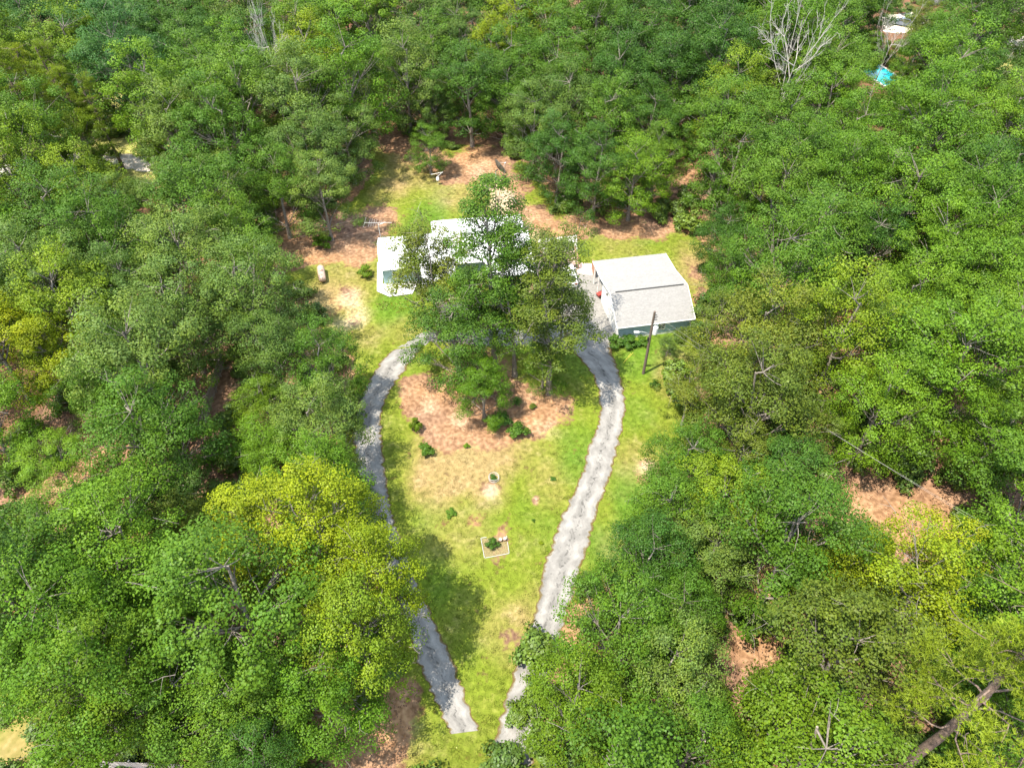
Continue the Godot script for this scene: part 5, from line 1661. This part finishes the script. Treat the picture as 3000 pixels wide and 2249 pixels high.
	tree("oak", 48.9, -83.7, 17.6, 6.5, 0, "large mid green tree, second from right in the last row of the far woods")
	tree("oak", 79.9, -98.9, 18.8, 6.3, 0, "large mid green tree, first from right in the seventh row of the far woods")
	tree("oak", -51.4, -52.5, 15.5, 5.6, 4, "medium bright yellow green tree, first from left in the third row of the left woods")
	tree("oak", -75.3, -134.8, 21.6, 7.0, 6, "large bluish green tree, fifth from left in the second row of the far woods")
	tree("skirt", -24.5, -106.5, 23.0, 7.1, 7, "large fresh green tree, sixth from left in the fifth row of the far woods")
	tree("skirt", -46.6, -95.0, 18.3, 6.2, 2, "large grey green tree, second from left in the seventh row of the far woods")
	tree("oak", -41.1, -151.6, 18.3, 6.8, 0, "large mid green tree, fifteenth from left in the first row of the far woods")
	tree("skirt", 37.9, -143.2, 24.0, 7.7, 1, "large deep green tree, fourteenth from right in the first row of the far woods")
	tree("oak", -61.6, -69.9, 19.2, 6.0, 7, "large fresh green tree, second from left in the first row of the left woods")
	tree("skirt", -0.6, -117.7, 18.0, 6.5, 0, "large mid green tree, eighth from right in the fourth row of the far woods")
	tree("skirt", 24.5, -51.8, 17.5, 5.7, 5, "medium olive green tree, first from left in the third row of the right woods")
	tree("skirt", 22.9, -127.4, 17.6, 6.5, 1, "large deep green tree, seventh from right in the third row of the far woods")
	tree("oak", 36.5, -85.7, 18.0, 5.9, 0, "large mid green tree, fourth from right in the last row of the far woods")
	tree("oak", 13.2, -151.3, 19.9, 6.8, 0, "large mid green tree, twentieth from right in the first row of the far woods")
	tree("oak", 18.7, -119.6, 19.6, 6.2, 1, "large deep green tree, seventh from right in the fourth row of the far woods")
	tree("skirt", 35.1, -21.0, 17.1, 5.6, 7, "medium fresh green tree, first from right in the eighth row of the right woods")
	tree("oak", -25.8, -135.6, 22.1, 7.4, 7, "large fresh green tree, eleventh from left in the second row of the far woods")
	tree("skirt", -45.8, -68.1, 17.9, 5.8, 0, "medium mid green tree, fifth from left in the first row of the left woods")
	tree("skirt", 46.8, -65.3, 17.8, 5.8, 7, "medium fresh green tree, third from right in the second row of the right woods")
	tree("skirt", -32.9, -118.3, 19.2, 6.7, 4, "large bright yellow green tree, sixth from left in the fourth row of the far woods")
	tree("skirt", 74.3, -88.4, 16.9, 6.0, 0, "large mid green tree, first from right in the last row of the far woods")
	tree("skirt", 28.7, -61.3, 19.6, 6.1, 0, "large mid green tree, second from left in the second row of the right woods")
	tree("oak", -75.6, -102.1, 19.2, 7.1, 0, "large mid green tree, first from left in the sixth row of the far woods")
	tree("skirt", -45.3, -116.6, 18.3, 6.6, 7, "large fresh green tree, fifth from left in the fourth row of the far woods")
	tree("skirt", 16.6, -112.1, 18.3, 6.1, 1, "large deep green tree, seventh from right in the fifth row of the far woods")
	tree("skirt", -101.0, -137.2, 19.1, 7.1, 0, "large mid green tree, first from left in the second row of the far woods")
	tree("oak", 87.3, -114.3, 20.1, 6.7, 1, "large deep green tree, first from right in the fourth row of the far woods")
	tree("skirt", -72.8, -88.9, 16.4, 6.1, 3, "large yellow green tree, first from left in the last row of the far woods")
	tree("skirt", 43.9, -35.3, 17.4, 6.3, 0, "large mid green tree, first from right in the fifth row of the right woods")
	tree("oak", 55.0, -89.4, 22.2, 6.9, 7, "large fresh green tree, fourth from right in the seventh row of the far woods")
	tree("skirt", -17.0, -114.3, 19.3, 6.6, 2, "large grey green tree, seventh from left in the fourth row of the far woods")
	tree("skirt", 52.5, -128.8, 21.3, 6.6, 0, "large mid green tree, sixth from right in the second row of the far woods")
	tree("oak", 68.0, -151.1, 18.3, 6.6, 1, "large deep green tree, sixth from right in the first row of the far woods")
	tree("oak", 21.7, -20.4, 17.1, 5.7, 5, "medium olive green tree, second from right in the eighth row of the right woods")
	tree("skirt", -58.1, -61.0, 16.9, 5.9, 0, "large mid green tree, first from left in the second row of the left woods")
	tree("oak", -29.6, -99.4, 21.9, 6.8, 2, "large grey green tree, fifth from right in the sixth row of the far woods")
	tree("oak", -6.2, -144.4, 21.6, 7.4, 0, "large mid green tree, twenty-second from left in the first row of the far woods")
	tree("skirt", 53.2, -69.9, 18.2, 5.6, 7, "medium fresh green tree, third from right in the first row of the right woods")
	tree("oak", 47.7, -104.0, 17.6, 6.1, 7, "large fresh green tree, second from right in the sixth row of the far woods")
	tree("skirt", 55.9, -77.2, 18.4, 6.1, 0, "large mid green tree, fourth from right in the first row of the right woods")
	tree("oak", 41.6, -80.4, 18.5, 5.7, 7, "medium fresh green tree, fourth from left in the first row of the right woods")
	tree("skirt", -67.0, -146.0, 18.9, 6.8, 1, "large deep green tree, eighth from left in the first row of the far woods")
	tree("oak", 57.1, -150.8, 20.0, 7.3, 7, "large fresh green tree, tenth from right in the first row of the far woods")
	tree("skirt", 32.5, -14.4, 18.6, 6.1, 0, "large mid green tree, first from right in the ninth row of the right woods")
	tree("oak", 49.8, -113.1, 19.7, 6.9, 0, "large mid green tree, fifth from right in the fourth row of the far woods")
	tree("oak", 76.8, -139.9, 13.1, 4.9, 5, "medium olive green tree, third from right in the third row of the far woods")
	tree("oak", 55.7, -120.4, 13.7, 4.9, 7, "medium fresh green tree, fourth from right in the fifth row of the far woods")
	tree("skirt", 23.2, -152.0, 14.2, 5.2, 1, "medium deep green tree, tenth from right in the second row of the far woods")
	tree("skirt", 22.3, -35.6, 13.3, 4.7, 1, "medium deep green tree, second from left in the fifth row of the right woods")
	tree("oak", -93.8, -160.0, 15.4, 5.8, 0, "medium mid green tree, fourth from left in the first row of the far woods")
	tree("skirt", 73.1, -104.3, 13.2, 4.6, 0, "medium mid green tree, third from right in the seventh row of the far woods")
	tree("oak", -32.9, -71.3, 15.7, 5.0, 0, "medium mid green tree, first from right in the first row of the left woods")
	tree("skirt", -39.1, -51.0, 12.3, 4.2, 0, "small mid green tree, third from left in the third row of the left woods")
	tree("skirt", -49.1, -44.2, 12.9, 4.8, 7, "medium fresh green tree, first from left in the fourth row of the left woods")
	tree("oak", -66.4, -74.8, 13.3, 4.3, 7, "medium fresh green tree, first from left in the first row of the left woods")
	tree("oak", -79.1, -155.8, 16.2, 5.5, 6, "medium bluish green tree, seventh from left in the first row of the far woods")
	tree("skirt", 27.7, -157.9, 15.7, 5.4, 1, "medium deep green tree, sixteenth from right in the first row of the far woods")
	tree("skirt", -63.3, -155.2, 17.4, 5.5, 1, "medium deep green tree, eleventh from left in the first row of the far woods")
	tree("skirt", 16.4, -158.9, 14.8, 5.6, 0, "medium mid green tree, nineteenth from right in the first row of the far woods")
	tree("oak", -51.7, -113.1, 14.1, 4.9, 2, "medium grey green tree, third from left in the sixth row of the far woods")
	tree("skirt", 38.9, -74.3, 12.5, 4.2, 0, "small mid green tree, third from left in the first row of the right woods")
	tree("oak", -74.8, -115.0, 13.2, 4.9, 3, "medium yellow green tree, second from left in the fifth row of the far woods")
	tree("skirt", 70.6, -159.3, 15.1, 5.1, 0, "medium mid green tree, seventh from right in the first row of the far woods")
	tree("oak", 110.2, -154.0, 15.3, 5.6, 0, "medium mid green tree, second from right in the first row of the far woods")
	tree("skirt", 101.2, -156.0, 17.1, 5.5, 1, "medium deep green tree, third from right in the first row of the far woods")
	tree("maple", -20.1, -31.5, 12.4, 4.6, 4, "medium bright yellow green tree, first from right in the sixth row of the left woods")
	tree("skirt", -55.6, -67.2, 12.0, 4.5, 2, "medium grey green tree, second from left in the second row of the left woods")
	tree("oak", -7.9, -152.4, 15.9, 6.0, 1, "large deep green tree, twenty-first from left in the first row of the far woods")
	tree("oak", -92.2, -120.1, 14.5, 5.4, 0, "medium mid green tree, first from left in the fifth row of the far woods")
	tree("oak", -28.9, -65.1, 13.0, 4.5, 0, "medium mid green tree, first from right in the second row of the left woods")
	tree("oak", 56.9, -101.4, 14.3, 5.1, 7, "medium fresh green tree, fifth from right in the seventh row of the far woods")
	tree("skirt", -29.3, -158.2, 16.1, 5.5, 1, "medium deep green tree, eighteenth from left in the first row of the far woods")
	tree("maple", -3.1, -125.8, 15.9, 5.7, 4, "medium bright yellow green tree, ninth from right in the fourth row of the far woods")
	tree("oak", -47.5, -155.5, 15.7, 5.2, 0, "medium mid green tree, fourteenth from left in the first row of the far woods")
	tree("skirt", 26.5, -67.5, 12.4, 4.3, 0, "medium mid green tree, first from left in the second row of the right woods")
	tree("oak", 27.3, -121.7, 14.0, 4.7, 1, "medium deep green tree, fifth from right in the fifth row of the far woods")
	tree("skirt", -36.3, -31.2, 12.0, 4.3, 0, "medium mid green tree, second from left in the sixth row of the left woods")
	tree("oak", -68.8, -162.4, 13.7, 5.0, 0, "medium mid green tree, tenth from left in the first row of the far woods")
	tree("skirt", -81.5, -140.9, 16.3, 5.2, 6, "medium bluish green tree, fourth from left in the second row of the far woods")
	tree("skirt", 6.3, -156.2, 17.3, 5.9, 3, "large yellow green tree, twenty-first from right in the first row of the far woods")
	tree("skirt", -3.4, -160.0, 15.2, 5.7, 2, "medium grey green tree, twenty-second from right in the first row of the far woods")
	tree("maple", -83.9, -150.1, 14.0, 5.0, 6, "medium bluish green tree, sixth from left in the second row of the far woods")
	tree("skirt", -14.6, -155.2, 15.8, 5.3, 2, "medium grey green tree, twentieth from left in the first row of the far woods")
	tree("skirt", 54.7, -159.4, 14.6, 5.5, 1, "medium deep green tree, eleventh from right in the first row of the far woods")
	tree("skirt", 47.5, -156.1, 16.5, 6.0, 0, "large mid green tree, thirteenth from right in the first row of the far woods")
	tree("oak", -70.7, -155.3, 15.4, 5.5, 1, "medium deep green tree, ninth from left in the first row of the far woods")
	tree("oak", -68.5, -114.2, 15.5, 4.9, 0, "medium mid green tree, third from left in the fifth row of the far woods")
	tree("oak", 77.1, -119.0, 14.5, 5.2, 1, "medium deep green tree, second from right in the fifth row of the far woods")
	tree("oak", -111.0, -160.0, 15.1, 5.1, 1, "medium deep green tree, first from left in the first row of the far woods")
	tree("maple", -87.1, -159.4, 15.2, 5.2, 6, "medium bluish green tree, fifth from left in the first row of the far woods")
	tree("oak", 42.9, -129.9, 15.2, 4.8, 2, "medium grey green tree, fifth from right in the third row of the far woods")
	tree("oak", -38.7, -158.3, 15.1, 5.2, 0, "medium mid green tree, sixteenth from left in the first row of the far woods")
	tree("skirt", -41.2, -28.7, 13.1, 4.5, 3, "medium yellow green tree, first from left in the sixth row of the left woods")
	tree("skirt", -63.1, -97.6, 12.8, 4.8, 3, "medium yellow green tree, first from left in the eighth row of the far woods")
	tree("oak", 30.7, -148.0, 15.1, 5.0, 1, "medium deep green tree, ninth from right in the second row of the far woods")
	tree("oak", 61.5, -160.7, 15.1, 5.6, 3, "medium yellow green tree, ninth from right in the first row of the far woods")
	tree("skirt", -43.0, -81.6, 13.1, 4.4, 2, "medium grey green tree, fourth from right in the first row of the left woods")
	tree("skirt", -52.9, -158.9, 14.5, 5.0, 0, "medium mid green tree, thirteenth from left in the first row of the far woods")
	tree("oak", 41.0, -90.6, 14.2, 4.6, 7, "medium fresh green tree, third from right in the last row of the far woods")
	tree("skirt", 70.9, -124.1, 16.6, 5.1, 7, "medium fresh green tree, third from right in the fourth row of the far woods")
	tree("skirt", -38.1, -84.5, 12.6, 4.6, 2, "medium grey green tree, second from right in the first row of the left woods")
	tree("oak", -14.0, -142.9, 13.7, 5.0, 2, "medium grey green tree, tenth from left in the third row of the far woods")
	tree("skirt", 24.5, -106.5, 12.3, 4.6, 0, "medium mid green tree, fifth from left in the seventh row of the far woods")
	tree("skirt", -49.3, -79.2, 12.9, 4.4, 2, "medium grey green tree, fifth from right in the first row of the left woods")
	tree("oak", -40.4, -39.8, 8.9, 3.4, 7, "small fresh green tree, first from left in the fifth row of the left woods")
	tree("skirt", 10.8, -20.3, 12.8, 4.0, 2, "small grey green tree, first from left in the eighth row of the right woods")
	tree("skirt", 11.5, -15.8, 11.5, 3.8, 0, "small mid green tree, first from left in the ninth row of the right woods")
	tree("skirt", 42.2, -70.1, 14.7, 4.8, 1, "medium deep green tree, third from left in the second row of the right woods")
	tree("oak", 67.0, -138.7, 9.7, 3.1, 7, "small fresh green tree, fourth from right in the fourth row of the far woods")
	tree("skirt", 12.2, -25.0, 10.5, 3.5, 0, "small mid green tree, first from left in the seventh row of the right woods")
	tree("skirt", -18.0, -18.1, 12.5, 4.1, 0, "small mid green tree, first from left in the last row of the left woods")
	tree("skirt", -27.3, -33.3, 9.1, 3.1, 5, "small olive green tree, second from right in the sixth row of the left woods")
	tree("skirt", -30.0, -22.9, 17.1, 5.3, 7, "medium fresh green tree, second from left in the seventh row of the left woods")
	tree("skirt", 64.5, -119.3, 10.2, 3.2, 7, "small fresh green tree, first from right in the sixth row of the far woods")
	tree("oak", 15.6, -29.8, 11.3, 3.8, 2, "small grey green tree, first from left in the sixth row of the right woods")
	tree("oak", -41.8, -49.0, 9.3, 3.1, 0, "small mid green tree, second from left in the fourth row of the left woods")
	tree("oak", 69.8, -145.4, 14.0, 4.4, 1, "medium deep green tree, fourth from right in the second row of the far woods")
	tree("oak", -23.8, -52.1, 13.4, 4.3, 2, "small grey green tree, first from right in the third row of the left woods")
	tree("oak", 17.0, -34.6, 12.1, 4.2, 3, "small yellow green tree, second from left in the sixth row of the right woods")
	tree("skirt", -16.3, -15.3, 10.4, 3.2, 1, "small deep green tree, first from right in the last row of the left woods")
	tree("skirt", 35.0, -25.5, 10.5, 3.6, 1, "small deep green tree, first from right in the seventh row of the right woods")
	tree("oak", -46.7, -146.8, 13.2, 4.2, 2, "small grey green tree, ninth from left in the second row of the far woods")
	tree("skirt", -24.3, -144.6, 10.4, 3.7, 7, "small fresh green tree, ninth from left in the third row of the far woods")
	tree("oak", -21.7, -41.0, 9.7, 3.4, 7, "small fresh green tree, first from right in the fifth row of the left woods")
	tree("oak", 25.1, -27.6, 12.7, 4.0, 4, "small bright yellow green tree, second from right in the seventh row of the right woods")
	tree("oak", 37.8, -51.9, 13.8, 5.0, 0, "medium mid green tree, third from right in the third row of the right woods")
	tree("skirt", -53.6, -135.8, 15.2, 4.7, 0, "medium mid green tree, sixth from left in the third row of the far woods")
	tree("oak", -26.9, -25.5, 10.6, 3.5, 7, "small fresh green tree, second from right in the seventh row of the left woods")
	tree("sparse", 19.9, -39.5, 11.1, 3.5, 5, "small olive green tree, first from left in the fifth row of the right woods")
	tree("skirt", -23.9, -47.1, 9.3, 3.2, 3, "small yellow green tree, first from right in the fourth row of the left woods")
	tree("oak", 48.5, -60.7, 13.6, 4.4, 0, "medium mid green tree, second from right in the second row of the right woods")
	tree("skirt", -24.0, -98.2, 14.6, 4.8, 2, "medium grey green tree, fourth from left in the seventh row of the far woods")
	tree("skirt", -12.5, -111.8, 11.7, 3.8, 2, "small grey green tree, fourth from right in the sixth row of the far woods")
	tree("skirt", -86.0, -129.1, 11.5, 3.9, 3, "small yellow green tree, first from left in the fourth row of the far woods")
	tree("maple", -46.1, -52.5, 11.3, 4.1, 4, "small bright yellow green tree, second from left in the third row of the left woods")
	tree("sparse", 26.6, -42.9, 9.2, 3.2, 5, "small olive green tree, second from right in the fifth row of the right woods")
	tree("skirt", 85.0, -155.2, 11.0, 4.1, 5, "small olive green tree, third from right in the second row of the far woods")
	tree("skirt", -29.4, -35.8, 11.1, 3.6, 2, "small grey green tree, second from right in the fifth row of the left woods")
	tree("skirt", 43.5, -41.4, 13.3, 4.1, 7, "small fresh green tree, second from right in the fourth row of the right woods")
	tree("skirt", -41.0, -61.0, 14.8, 4.5, 2, "medium grey green tree, fourth from right in the second row of the left woods")
	tree("oak", -21.9, -19.1, 12.3, 4.4, 0, "medium mid green tree, first from left in the eighth row of the left woods")
